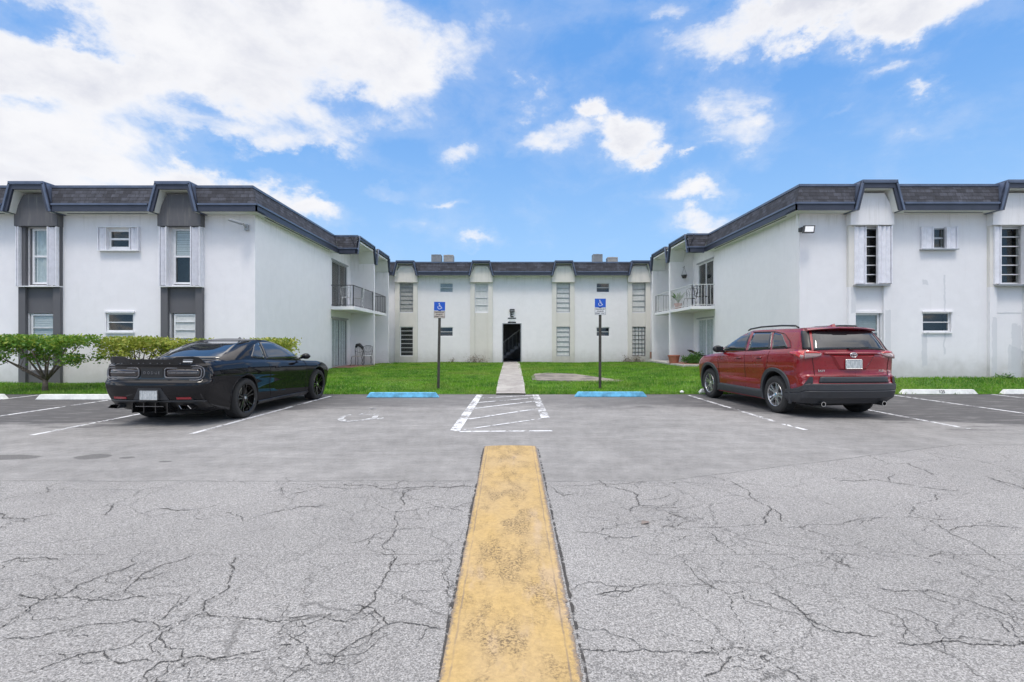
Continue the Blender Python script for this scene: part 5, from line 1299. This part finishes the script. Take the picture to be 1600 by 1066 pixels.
# ---------------------------------------------------------------- black coupe
def coupe():
    o = empty('parked_car', (-5.83, 8.28, 0), R(85.7), label='black two door muscle coupe with a ducktail spoiler parked on the left', cat='car')
    xr = [(.20,.34),(.27,.22),(.33,.12),(.42,.05),(.52,.015),(.62,.0),(.70,.0),(.735,.012),(.76,.045),(.79,.062),(.97,.062),(.995,.035),(1.02,.03),(1.08,.05)]
    xf = [(.2,4.86),(.35,4.98),(.6,5.03),(.75,5.00),(.88,4.88),(1.0,4.7)]
    Wz = [(0,.90),(.10,.945),(.25,.962),(.45,.965),(.62,.985),(.72,1.0),(.84,.985),(.93,.95),(1.0,.885)]
    Wx = [(0,.925),(.5,.955),(1.13,.968),(1.9,.945),(2.5,.925),(3.4,.925),(4.08,.945),(4.6,.93),(5.03,.89)]
    zt = [(0,1.035),(.5,1.055),(1.1,1.065),(1.7,1.04),(2.4,1.0),(3.3,.965),(4.1,.925),(4.6,.87),(5.03,.76)]
    zb = [(0,.27),(.4,.24),(1,.18),(4.3,.17),(5.03,.22)]
    S = Shell(xr, xf, Wz, Wx, zt, zb, .27, .62, 3.6); S.taper = .17
    lv = [0,.05,.12,.2,.28,.36,.44,.52,.575,.60,.625,.65,.68,.75,.82,.88,.915,.94,.965,.985,1.0]
    m = MB(); S.mesh(m, lv, .03, QS(14,46), 8, (.5,.8)); b = m.build('body', [M['black_paint'], M['well']], o, smooth=True)
    XR, XF, RW = 1.13, 4.08, .362
    cuts = [arch_cut(x, y0, y1, .408, RW+.015) for x in (XR, XF) for y0, y1 in ((.62,1.2),(-1.2,-.62))]
    boolcut(b, cuts); b.data.polygons.foreach_set('use_smooth', [True]*len(b.data.polygons)); b.data.set_sharp_from_angle(angle=R(38))
    for x in (XR, XF):
        for s in (-1, 1): wheel(o, x, s*.815, RW, .275 if x == XR else .25, .262, M['rim_black'], 'twin', s, .2*(x > 2)+.1)
    # wheel-arch lips
    for x in (XR, XF):
        for s in (-1, 1):
            m = MB(); n = 28; rows = []
            for k in range(n+1):
                a = R(lerp(-8, 188, k/n)); row = []
                for rr, ou in ((.402,-.02),(.404,.006),(.422,.009),(.434,.002)):
                    z_ = RW+.015+rr*math.sin(a); x_ = x+rr*math.cos(a); p = S.side(x_, max(.26, z_), s); row.append((x_, p.y+s*ou, z_))
                rows.append(row)
            m.grid(rows); m.build('wheel_arch', M['black_paint'], o, smooth=True)
    # cabin
    cz = [(0,.0)]
    C = Shell([(.96,.70),(1.05,.78),(1.2,1.12),(1.34,1.50),(1.42,1.84)], [(.96,3.86),(1.1,3.56),(1.25,3.18),(1.36,2.88),(1.42,2.62)],
              [(0,.83),(.2,.805),(.5,.735),(.8,.655),(1.0,.585)], [(.7,.94),(1.6,1.0),(3.0,.99),(3.9,.90)], [(0,1.42),(5,1.42)], [(0,.96),(5,.96)], .42, .55, 3.6)
    m = MB(); C.mesh(m, [0,.12,.25,.38,.5,.62,.74,.84,.92,.97,1.0], .035, QS(12,30), 7, (.35,.35)); m.build('cabin', M['black_paint'], o, smooth=True)
    # glass: backlight, windscreen, side windows
    m = MB(); zz = lambda v: lerp(1.085, 1.385, v)
    patch(m, lambda u, v, t: (lambda p: Vector((p.x-t*.7, p.y*.95, p.z+t*.7)))(C.rear(lerp(-.60, .60, u)*lerp(1.10, .80, v), zz(v))), 16, 8); m.build('rear_window', M['car_glass'], o, smooth=True)
    m = MB()
    patch(m, lambda u, v, t: (lambda q: Vector((q.x+t, q.y, q.z+t)))(C.F(3-.62*abs(lerp(-1, 1, u)), lerp(1.03, 1.385, v), 0, 1 if u > .5 else -1)), 16, 8); m.build('windscreen', M['car_glass'], o, smooth=True)
    for s in (-1, 1):
        def win(u, v, t, xa, xb, z0, z1, s=s):
            z_ = lerp(z0(u), z1(u), v); x_ = lerp(xa(v), xb(v), u); p = C.side(x_, z_, s); return Vector((p.x, p.y+s*t, p.z))
        m = MB(); patch(m, lambda u, v, t: win(u, v, t, lambda v: lerp(2.02, 2.10, v), lambda v: lerp(3.42, 2.80, v), lambda u: lerp(1.030, 1.015, u), lambda u: lerp(1.375, 1.355, u**2)), 14, 6); m.build('door_window', M['car_glass'], o, smooth=True)
        m = MB(); patch(m, lambda u, v, t: win(u, v, t, lambda v: lerp(1.52, 1.86, v), lambda v: lerp(1.96, 2.05, v), lambda u: lerp(1.09, 1.035, u), lambda u: lerp(1.33, 1.372, u)), 6, 6); m.build('quarter_window', M['car_glass'], o, smooth=True)
        # shut lines, handle, mirror, sill, marker
        for x_, z0, z1 in ((2.02,.30,1.0),(3.52,.28,.965)):
            m = MB()
            pts = [S.side(x_-(.06*ss(z_, .3, .55) if x_ < 3 else 0)+(0), z_, s, .0015) for z_ in np.linspace(z0, z1, 12)]; m.tube(pts, .0045, 4); m.build('door_seam', M['well'], o)
        m = MB(); m.tube([S.side(x_, .285, s, .0015) for x_ in np.linspace(2.0, 3.52, 10)], .0045, 4); m.build('door_seam', M['well'], o)
        m = MB(); hp = [S.side(x_, .865, s, .02) for x_ in (2.16, 2.22, 2.32, 2.38)]; hp[0].y -= s*.018; hp[-1].y -= s*.018; m.tube(hp, .014, 8); m.build('door_handle', M['black_paint'], o, smooth=True)
        m = MB(); c = Vector((3.30, s*1.00, 1.06)); rows = []
        for k in range(9):
            t = k/8; rr = math.sin(math.pi*min(1, max(.02, t*.96+.02)))**.5
            rows.append([(c.x+.085*(1-t*.3)*rr*math.cos(a)*.9, c.y+s*lerp(-.10, .10, t), c.z+.066*rr*math.sin(a)) for a in np.linspace(0, 2*math.pi, 14)[:-1]])
        m.grid(rows, close=True); mi = m.build('side_mirror', M['black_paint'], o, smooth=True)
        m = MB(); m.bar((3.36, s*.84, 1.01), (3.33, s*.93, 1.04), .08, .03); m.build('mirror_arm', M['black_paint'], mi)
        m = MB(); m.grid([[S.side(x_, z_, s, ou) for x_ in np.linspace(XR+.44, XF-.44, 16)] for z_, ou in ((.19,.0),(.20,.022),(.245,.022),(.26,.0))]); m.build('side_skirt', M['satin_black'], o)
        m = MB(); patch(m, lambda u, v, t: S.side(lerp(4.60,4.72,u), lerp(.66,.69,v), s, t), 2, 1); m.build('side_marker', M['lamp_clear'], o)
    # rear details ------------------------------------------------
    RP = lambda y, z, out=0.: S.rear(y, z, out)
    # dark recessed tail panel with grey racetrack rim
    m = MB(); patch(m, lambda u, v, t: RP(lerp(-.80, .80, u), lerp(.775, .985, v), .004), 30, 3); tp = m.build('tail_panel', M['gloss_black'], o, smooth=True)
    m = MB(); ringloop(m, [RP(y, z, .010) for y, z in rrect(0, .880, 1.66, .235, .10, 8)], .011); m.build('panel_rim', M['lamp_rim'], tp, smooth=True)
    for s in (-1, 1):
        cy = s*.505
        m = MB(); patch(m, lambda u, v, t: RP(cy+lerp(-.275, .275, u), lerp(.82, .94, v), .013 if t > 0 else .0), 12, 3); tl = m.build('tail_light', M['lamp_smoke'], o, smooth=True)
        m = MB(); ringloop(m, [RP(y, z, .016) for y, z in rrect(cy, .880, .575, .158, .050, 6)], .012); m.build('light_ring', M['lamp_rim'], tl, smooth=True)
        m = MB(); m.tube([RP(cy+q, .880, .018) for q in np.linspace(-.23, .23, 8)], .010, 6); m.build('light_bar', M['lamp_rim'], tl, smooth=True)
    m = MB(); patch(m, lambda u, v, t: RP(lerp(-.185, .185, u), lerp(.800, .960, v), .015 if t > 0 else 0), 6, 3); q = m.build('badge_panel', M['satin_black'], o)
    t = text_mesh('D O D G E', .060, M['lamp_rim'], 'lettering', q, .002, bold=.001); t.rotation_euler = (R(90),0,R(-90)); t.location = (RP(0,.88).x-.021, 0, .880)
    # boot lid seam and bumper crease
    m = MB(); m.tube([RP(y, .755, .001) for y in np.linspace(-.86, .86, 24)], .005, 4); m.tube([RP(y, .720, .001) for y in np.linspace(-.86,.86,24)], .003, 4); m.build('boot_seam', M['well'], o)
    # plate recess, plate
    m = MB(); P = [(-.30,.445),(.30,.445),(.19,.640),(-.19,.640)]
    m.prism(P, lambda y, z: RP(y, z, .001), lambda y, z: RP(y, z, .010)); rc = m.build('plate_recess', M['clad'], o)
    m = MB(); m.prism(rrect(0, .525, .305, .155, .012, 3), lambda y, z: (-.012, y, z), lambda y, z: (-.026, y, z)); m.build('licence_plate', M['plate'], o)
    m = MB(); ringloop(m, [Vector((-.028, y, z)) for y, z in rrect(0, .525, .312, .162, .012, 3)], .006, 4); m.build('plate_frame', M['satin_black'], o)
    for s in (-1, 1):
        m = MB(); patch(m, lambda u, v, t: RP(s*lerp(.43, .66, u), lerp(.455, .490, v), .010 if t > 0 else 0), 6, 1); m.build('reflector', M['reflector'], o)
    # lower valance (diffuser) with fins and exhaust tips
    m = MB(); patch(m, lambda u, v, t: (lambda p: Vector((p.x, p.y, p.z)))(RP(lerp(-.83, .83, u), lerp(.275, .435, v), .010 if t > 0 else 0)), 26, 4); df = m.build('diffuser', M['satin_black'], o, smooth=True)
    m = MB()
    for y in (-.30,-.10,.10,.30): m = MB(); m.box(.0, .22, y-.008, y+.008, .235, .40); m.build('fin', M['gloss_black'], df)
    m = MB(); m.box(-.004, .02, -.24, .24, .338, .347); m.build('trim_bar', M['dark_chrome'], df)
    for s in (-1, 1):
        m = MB(); e0 = [(s*y, z) for y, z in ((.50,.368),(.66,.368),(.72,.312),(.545,.304))]; f = lambda k: [( (y-s*.60)*k+s*.60, (z-.337)*k+.337) for y, z in e0]
        a, b, c = f(1.), f(.80), f(.80)
        rows = [[(.16, *p_) for p_ in a], [(-.012, *p_) for p_ in a], [(-.018, *p_) for p_ in f(.93)], [(-.012, *p_) for p_ in b], [(.12, *p_) for p_ in b]]
        m.grid(rows, close=True); m.build('exhaust_tip', M['dark_chrome'], o)
        m = MB(); m.face([(.10, *p_) for p_ in f(.82)]); m.build('exhaust_pipe', M['well'], o, fixn=False)
    # spoiler: low lip with two raised outer wings, riveted
    m = MB(); prof = [(-.86,.0),(-.84,.045),(-.80,.095),(-.72,.108),(-.46,.100),(-.40,.070),(-.30,.062),(.30,.062),(.40,.070),(.46,.100),(.72,.108),(.80,.095),(.84,.045),(.86,.0)]
    base = [RP(y*.955, 1.045, .0) for y, h in prof]
    rows = [[Vector((b_.x-.008, b_.y, 1.012)) for b_ in base], [Vector((b_.x-.030, b_.y, 1.040+h)) for b_, (y, h) in zip(base, prof)], [Vector((b_.x-.022, b_.y, 1.042+h)) for b_, (y, h) in zip(base, prof)], [Vector((b_.x+.05, b_.y, 1.052)) for b_ in base]]
    m.grid(rows, close=True); sp = m.build('spoiler', M['satin_black'], o)
    m = MB()
    for y in (-.66,-.50,-.33,-.20,-.12,.0,.12,.20,.33,.50,.66):
        b_ = RP(y, 1.045); m.lathe([(0, b_.x-.030),(.007, b_.x-.028),(.009, b_.x-.01)], 'x', (0, y, 1.036), 8)
    m.build('rivet', M['lamp_rim'], sp)
    b_ = RP(-.58, 1.045)
    for k in range(2):
        m = MB(); m.box(b_.x-.031+.006*k, b_.x-.027+.006*k, -.72+.02*k, -.55+.01*k, 1.088-.030*k, 1.108-.030*k); m.build('decal', M['sign_white'] if k else M['lamp_rim'], sp)
    m = MB(); m.lathe([(0,.0),(.03,.0),(.035,-.0),(.0,.03)], c=(1.98, -.28, 1.452), n=12); m.build('antenna', M['gloss_black'], o, smooth=True)
    m = MB(); m.box(.35, 4.7, -.60, .60, .19, .28); m.build('underbody', M['well'], o)
    m = MB(); m.box(.5, .9, -.09, .09, .20, .34); m.bar((XR,-.7,.34),(XR,.7,.34), .09); m.build('rear_axle', M['well'], o)
    return o
coupe()

# ---------------------------------------------------------------- red crossover
def suv():
    o = empty('parked_car', (6.155, 9.10, 0), R(95), label='dark red crossover SUV with grey plastic cladding parked on the right', cat='car')
    xr = [(.30,.16),(.36,.06),(.44,.015),(.52,.0),(.62,.0),(.645,.02),(.655,.035),(.765,.035),(.78,.075),(.84,.095),(1.0,.095),(1.10,.085),(1.14,.085),(1.25,.13)]
    xf = [(.25,4.42),(.45,4.55),(.7,4.60),(.9,4.54),(1.05,4.42),(1.2,4.2)]
    Wz = [(0,.86),(.08,.892),(.3,.900),(.5,.905),(.62,.918),(.78,.925),(.90,.915),(.96,.895),(1.0,.865)]
    Wx = [(0,.975),(.35,1.0),(.95,1.012),(1.8,.985),(2.8,.985),(3.65,1.0),(4.2,.98),(4.6,.93)]
    zt = [(0,1.235),(.6,1.250),(1.2,1.225),(2.0,1.185),(3.0,1.130),(3.4,1.10),(4.0,1.035),(4.35,.96),(4.6,.83)]
    zb = [(0,.31),(.5,.27),(1,.22),(3.9,.21),(4.6,.28)]
    S = Shell(xr, xf, Wz, Wx, zt, zb, .30, .55, 3.6)
    lv = [0,.04,.09,.15,.22,.29,.345,.365,.40,.44,.49,.505,.52,.56,.62,.68,.74,.80,.86,.91,.95,.98,1.0]
    m = MB(); S.mesh(m, lv, .03, QS(14,46), 8, (.4,.8)); b = m.build('body', [M['red_paint'], M['well']], o, smooth=True)
    XR, XF, RW = .98, 3.67, .362
    boolcut(b, [arch_cut(x, y0, y1, .425, RW+.03) for x in (XR, XF) for y0, y1 in ((.58,1.2),(-1.2,-.58))])
    b.data.polygons.foreach_set('use_smooth', [True]*len(b.data.polygons)); b.data.set_sharp_from_angle(angle=R(38))
    for x in (XR, XF):
        for s in (-1, 1): wheel(o, x, s*.795, RW, .232, .232, M['rim_silver'], 'five', s, .35 if x < 2 else .1)
    for x in (XR, XF):
        for s in (-1, 1):
            m = MB(); n = 30; rows = []
            # squared-off arch cladding
            for k in range(n+1):
                a = R(lerp(-22, 202, k/n)); row = []
                ex = 1+.055*abs(math.sin(2*a))**2
                for rr, ou in ((.418,-.03),(.420,.012),(.425,.018),(.480*ex,.018),(.492*ex,.002)):
                    z_ = max(.235, RW+.03+rr*math.sin(a)); x_ = x+rr*math.cos(a); p = S.side(x_, max(.30, z_), s); row.append((x_, p.y+s*ou, z_))
                rows.append(row)
            m.grid(rows); m.build('arch_cladding', M['clad'], o, smooth=True, angle=30)
    # cabin
    C = Shell([(1.14,.10),(1.22,.115),(1.40,.215),(1.55,.315),(1.63,.40)], [(1.14,3.66),(1.3,3.22),(1.45,2.86),(1.56,2.60),(1.63,2.38)],
              [(0,.865),(.18,.845),(.5,.790),(.8,.725),(1.0,.655)], [(.1,.93),(.5,.985),(1.2,1.0),(2.6,.995),(3.6,.93)], [(0,1.63),(5,1.63)], [(0,1.14),(5,1.14)], .22, .5, 4.2)
    m = MB(); C.mesh(m, [0,.1,.2,.32,.44,.56,.68,.8,.88,.94,.98,1.0], .045, QS(12,34), 8, (.3,.35)); m.build('cabin', M['red_paint'], o, smooth=True)
    # rear window, slightly wrapped
    m = MB(); patch(m, lambda u, v, t: (lambda p: Vector((p.x-t*1.2, p.y, p.z)))(C.rear(lerp(-1, 1, u)*lerp(.69, .575, v)*(1-.0*v), lerp(1.25, 1.60, v)**1.0+.0-(.020*(abs(lerp(-1,1,u))**3)*(1-v)))), 18, 8, .008); rw = m.build('rear_window', M['car_glass'], o, smooth=True)
    m = MB(); q0 = C.rear(.02, 1.262); m.bar((q0.x-.022, .02, 1.262), (C.rear(-.32,1.275).x-.02, -.33, 1.285), .022, .020); m.bar((q0.x-.02, .06, 1.26), (q0.x-.02, -.06, 1.268), .045, .03); m.build('wiper', M['satin_black'], rw)
    # roof spoiler overhanging the glass
    m = MB(); rows = []
    for y in np.linspace(-.66, .66, 15):
        e = abs(y)/.66; xb = .245+.10*e**3
        rows.append([(.62, y*.94, 1.660-.020*e**2+.004), (.45, y*.97, 1.668-.022*e**2), (xb+.04, y, 1.660-.035*e**2), (xb, y, 1.640-.040*e**2), (xb+.02, y, 1.622-.04*e**2), (.52, y*.96, 1.610-.03*e**2)])
    m.grid(rows); m.face(rows[0]); m.face(rows[-1][::-1]); sp = m.build('roof_spoiler', M['red_paint'], o, smooth=True, angle=50)
    m = MB(); m.box(.232, .250, -.14, .14, 1.634, 1.644); m.build('brake_light', M['reflector'], sp)
    m = MB(); m.grid([[(.70,-.015,1.672),(.60,-.012,1.715),(.545,0,1.728),(.60,.012,1.715),(.70,.015,1.672)],[(.72,-.04,1.665),(.56,-.035,1.668),(.50,0,1.664),(.56,.035,1.668),(.72,.04,1.665)]]); m.build('antenna', M['red_paint'], o, smooth=True)
    for s in (-1, 1):
        m = MB(); m.tube([(.70,s*.60,1.655),(.78,s*.61,1.692),(1.2,s*.62,1.708),(1.9,s*.62,1.700),(2.35,s*.60,1.665),(2.45,s*.59,1.635)], .017, 8); m.build('roof_rail', M['satin_black'], o, smooth=True)
        def win(u, v, t, xa, xb, z0, z1, s=s):
            z_ = lerp(z0(u), z1(u), v); x_ = lerp(xa(v), xb(v), u); p = C.side(x_, z_, s); return Vector((p.x, p.y+s*t, p.z))
        L3 = lambda a, b: (lambda t: lerp(a, b, t))
        m = MB(); patch(m, lambda u, v, t: win(u, v, t, L3(2.12,2.16), L3(3.18,2.58), L3(1.20,1.185), lambda u: lerp(1.585,1.545,u**2)), 12, 6); m.build('front_window', M['car_glass'], o, smooth=True)
        m = MB(); patch(m, lambda u, v, t: win(u, v, t, L3(1.22,1.38), L3(2.02,2.05), L3(1.235,1.205), L3(1.580,1.587)), 10, 6); m.build('rear_door_window', M['car_glass'], o, smooth=True)
        m = MB(); patch(m, lambda u, v, t: win(u, v, t, L3(.70,1.02), L3(1.16,1.32), L3(1.275,1.24), L3(1.53,1.577)), 8, 6); m.build('quarter_window', M['car_glass'], o, smooth=True)
        # bright line under and over the side glass
        m = MB(); pts = [C.side(x_, z_, s, .010) for x_, z_ in ((3.30,1.178),(2.7,1.186),(2.1,1.196),(1.2,1.222),(.74,1.258),(.62,1.285),(.70,1.40),(.95,1.545),(1.3,1.590),(2.1,1.597),(2.5,1.575),(2.75,1.50),(3.1,1.32),(3.30,1.19))]; m.tube(pts, .006, 5); m.build('window_trim', M['satin_black'] if s < 2 else 0, o)
        # C/D pillar black gloss strip beside the hatch glass
        m = MB(); patch(m, lambda u, v, t: C.F(lerp(.60, .97, u), lerp(1.24, 1.59, v), t, s), 5, 6, .006); m.build('pillar_trim', M['satin_black'], o, smooth=True)
        # doors
        for pts in ([(2.06,.34),(2.06,.8),(2.08,1.17)], [(3.16,.34),(3.20,.8),(3.24,1.10)], [(1.50,.44),(1.42,.62),(1.30,.80),(1.20,.95),(1.17,1.20)]):
            P = []; m = MB()
            for (xa, za), (xb, zb_) in zip(pts, pts[1:]):
                for k in range(6): P.append(S.side(lerp(xa, xb, k/5), lerp(za, zb_, k/5), s, .001))
            m.tube(P, .0045, 4); m.build('door_seam', M['well'], o)
        for xh, zh in ((2.22,1.03),(1.42,1.065)):
            m = MB(); hp = [S.side(x_, zh, s, .026) for x_ in (xh-.02, xh+.03, xh+.15, xh+.20)]; hp[0].y -= s*.022; hp[-1].y -= s*.022; m.tube(hp, .014, 8); m.build('door_handle', M['red_paint'], o, smooth=True)
            m = MB(); patch(m, lambda u, v, t: S.side(xh+lerp(.01,.17,u), zh+lerp(-.028,.022,v), s, .002 if t > 0 else -.002), 3, 2); m.build('handle_cup', M['well'], o)
        # sill cladding
        m = MB(); m.grid([[S.side(x_, z_+.03*ss(x_, 1.6, 1.35), s, ou) for x_ in np.linspace(XR+.42, XF-.42, 22)] for z_, ou in ((.235,.0),(.25,.022),(.36,.026),(.40,.014),(.415,.0))]); m.build('sill_cladding', M['clad'], o, smooth=True, angle=30)
        # lower door flare crease
        m = MB(); rows = [[S.side(x_, z_, s, ou*math.sin(math.pi*min(1, max(0, (x_-1.5)/1.72)))**.5) for x_ in np.linspace(1.50, 3.22, 20)] for z_, ou in ((.42,.0),(.50,.018),(.56,.020),(.60,.006),(.62,.0))]; m.grid(rows); m.build('door_flare', M['red_paint'], o, smooth=True)
        # mirror
        m = MB(); c = Vector((3.02, s*1.02, 1.215)); rows = []
        for k in range(9):
            t = k/8; rr = math.sin(math.pi*min(1, max(.02, t*.96+.02)))**.45
            rows.append([(c.x+.09*rr*math.cos(a), c.y+s*lerp(-.115, .115, t), c.z+.085*rr*math.sin(a)) for a in np.linspace(0, 2*math.pi, 14)[:-1]])
        m.grid(rows, close=True); mi = m.build('side_mirror', M['satin_black'], o, smooth=True)
        m = MB(); m.box(c.x-.097, c.x-.08, min(c.y-.085, c.y+.085), max(c.y-.085, c.y+.085), c.z-.055, c.z+.055); m.build('mirror_glass', M['car_glass'], mi)
        m = MB(); m.bar((3.08, s*.86, 1.15), (3.04, s*.94, 1.17), .09, .035); m.build('mirror_arm', M['satin_black'], mi)
        # tail lights: wedge wrapping the corner, red outside, clear + red on the hatch
        def tlp(u, v, t):       # u 0 inner (hatch) .. 1 outer tip on the flank
            q = lerp(.30, 1.055, u)
            zc = pw([(0,1.165),(.45,1.150),(.62,1.150),(1,1.19)], u); hh = pw([(0,.020),(.12,.048),(.45,.068),(.62,.072),(.85,.048),(1,.008)], u)
            return S.F(q, zc+lerp(-hh, hh, v), .030*math.sin(math.pi*min(1, u*.9+.12))**.5 if t > 0 else -.01, s)
        m = MB(); patch(m, lambda u, v, t: tlp(lerp(.50,1,u), v, t), 12, 4); tl = m.build('tail_light', M['lamp_red'], o, smooth=True)
        m = MB(); patch(m, lambda u, v, t: tlp(lerp(.0,.485,u), v, t), 10, 4); tl2 = m.build('hatch_light', M['lamp_clear'], o, smooth=True)
        m = MB(); patch(m, lambda u, v, t: tlp(lerp(.02,.46,u), lerp(.72,1.02,v), t)+Vector((-.004 if t > 0 else 0,0,0)), 10, 1); m.build('lamp_strip', M['lamp_red'], tl2, smooth=True)
        m = MB(); patch(m, lambda u, v, t: tlp(lerp(.52,.66,u), lerp(.05,.5,v), t)+Vector((-.004 if t > 0 else 0,s*.003 if t > 0 else 0,0)), 4, 1); m.build('lamp_strip', M['lamp_clear'], tl, smooth=True)
        # reflectors, exhausts
        m = MB(); patch(m, lambda u, v, t: S.rear(s*lerp(.50, .72, u), lerp(.600,.622,v), .012 if t > 0 else 0), 6, 1); m.build('reflector', M['reflector'], o)
        m = MB(); m.lathe([(.040,.30),(.040,-.005),(.043,-.010),(.034,-.010),(.034,.25)], 'x', (.06, s*.58, .275), 20); m.build('exhaust_tip', M['chrome'], o, smooth=True, angle=40)
        m = MB(); m.lathe([(0,.0),(.034,.0)], 'x', (.14, s*.58, .275), 20); m.build('exhaust_pipe', M['well'], o)
    m = MB(); patch(m, lambda u, v, t: (lambda q: Vector((q.x+t, q.y, q.z+t)))(C.F(3-.62*abs(lerp(-1, 1, u)), lerp(1.17, 1.58, v), 0, 1 if u > .5 else -1)), 16, 8); m.build('windscreen', M['car_glass'], o, smooth=True)
    # bumper cladding: whole lower rear, rising into the arches
    def bz(q): return pw([(0,.640),(.55,.640),(.78,.635),(.90,.60),(1.0,.55),(1.08,.50)], q)
    m = MB(); rows = []
    for z_, ou in ((0,.004),(.06,.014),(.30,.016),(.62,.016),(.66,.006),(.70,.016),(.95,.018),(1.0,.002)):
        half = [S.F(q, lerp(.272, bz(q), z_), ou) for q in np.linspace(0, 1.09, 26)]
        rows.append([Vector((p.x, -p.y, p.z)) for p in half[:0:-1]]+half)
    m.grid(rows); m.build('bumper_cladding', M['clad'], o, smooth=True, angle=30)
    m = MB(); patch(m, lambda u, v, t: S.rear(lerp(-.66,.66,u)*lerp(1.0,.96,v), lerp(.652,.765,v), .012 if t > 0 else 0), 20, 3); m.build('bumper_step', M['clad'], o, smooth=True)
    # grey wings of the bumper step running up to a point beside the hatch
    for s in (-1, 1):
        m = MB(); P = [S.F(q, z_, .020, s) for q, z_ in ((.52,.765),(.60,.765),(.70,.68),(.86,.60),(1.05,.50),(1.05,.44),(.84,.54),(.64,.62),(.52,.655))]; m.face(P); m.build('bumper_corner', M['clad'], o, fixn=False)
    # hatch shut line and the chiselled panel lines
    m = MB()
    for s in (-1, 1):
        m.tube([S.rear(s*y, z_, .001) for y, z_ in ((.70,.78),(.71,.95),(.735,1.10))], .0045, 4)
    m.tube([S.rear(y, .775, .001) for y in np.linspace(-.70,.70,16)], .006, 4); m.build('hatch_seam', M['well'], o)
    # garnish bar between the lamps, raised, with number plate recess below
    m = MB(); patch(m, lambda u, v, t: S.rear(lerp(-.52,.52,u), lerp(1.165,1.198,v), .030 if t > 0 else 0), 14, 2); m.build('hatch_garnish', M['red_paint'], o, smooth=True)
    m = MB(); rows = []
    for k in range(2): pass
    PR = [(-.44,1.155),(.44,1.155),(.26,.885),(-.26,.885)]; IN = [(-.36,1.125),(.36,1.125),(.22,.905),(-.22,.905)]
    for i in range(4):
        a, b2 = PR[i], PR[(i+1)%4]; c, d = IN[i], IN[(i+1)%4]
        m.face([S.rear(a[0],a[1],.002), S.rear(b2[0],b2[1],.002), S.rear(d[0],d[1],.024), S.rear(c[0],c[1],.024)])
    m.face([S.rear(*q_, .024) for q_ in IN]); m.build('plate_surround', M['red_paint'], o, smooth=False)
    px_ = S.rear(0, 1.0).x-.03
    m = MB(); m.prism(rrect(0, .985, .305, .155, .012, 3), lambda y, z: (px_, y, z), lambda y, z: (px_-.012, y, z)); m.build('licence_plate', M['plate'], o)
    m = MB(); ringloop(m, [Vector((px_-.013, y, z)) for y, z in rrect(0, .985, .312, .162, .012, 3)], .006, 4); m.build('plate_frame', M['chrome'], o)
    # oval badge
    bx_ = S.rear(0, 1.17, .030).x-.006
    m = MB(); ringloop(m, [Vector((bx_, .062*math.cos(a), 1.150+.042*math.sin(a))) for a in np.linspace(0, 2*math.pi, 28)[:-1]], .006, 6)
    ringloop(m, [Vector((bx_-.002, .022*math.cos(a), 1.146+.034*math.sin(a))) for a in np.linspace(0, 2*math.pi, 20)[:-1]], .0045, 5); ringloop(m, [Vector((bx_-.003, .045*math.cos(a), 1.166+.013*math.sin(a))) for a in np.linspace(0, 2*math.pi, 20)[:-1]], .0045, 5)
    m.build('badge', M['chrome'], o, smooth=True)
    for tx, y, z_ in (('RAV4', .58, .865), ('XLE', -.56, .865)):
        t = text_mesh(tx, .055, M['chrome'], 'lettering', o, .002, bold=.001); t.rotation_euler = (R(90),0,R(-90)); t.location = (S.rear(y, z_).x-.006, y, z_)
    m = MB(); m.box(.35, 4.2, -.58, .58, .215, .31); m.build('underbody', M['well'], o)
    m = MB(); m.bar((XR,-.68,.30),(XR,.68,.30), .08); m.tube([(.1,.58,.275),(.5,.5,.26),(.9,.3,.24)], .03, 8); m.build('rear_axle', M['well'], o)
    return o
suv()
# every top-level piece not tagged above is part of the setting
for ob in list(COL.objects):
    if ob.parent is None and ob.type in ('MESH','EMPTY') and 'label' not in ob and 'kind' not in ob: ob['kind'] = 'structure'
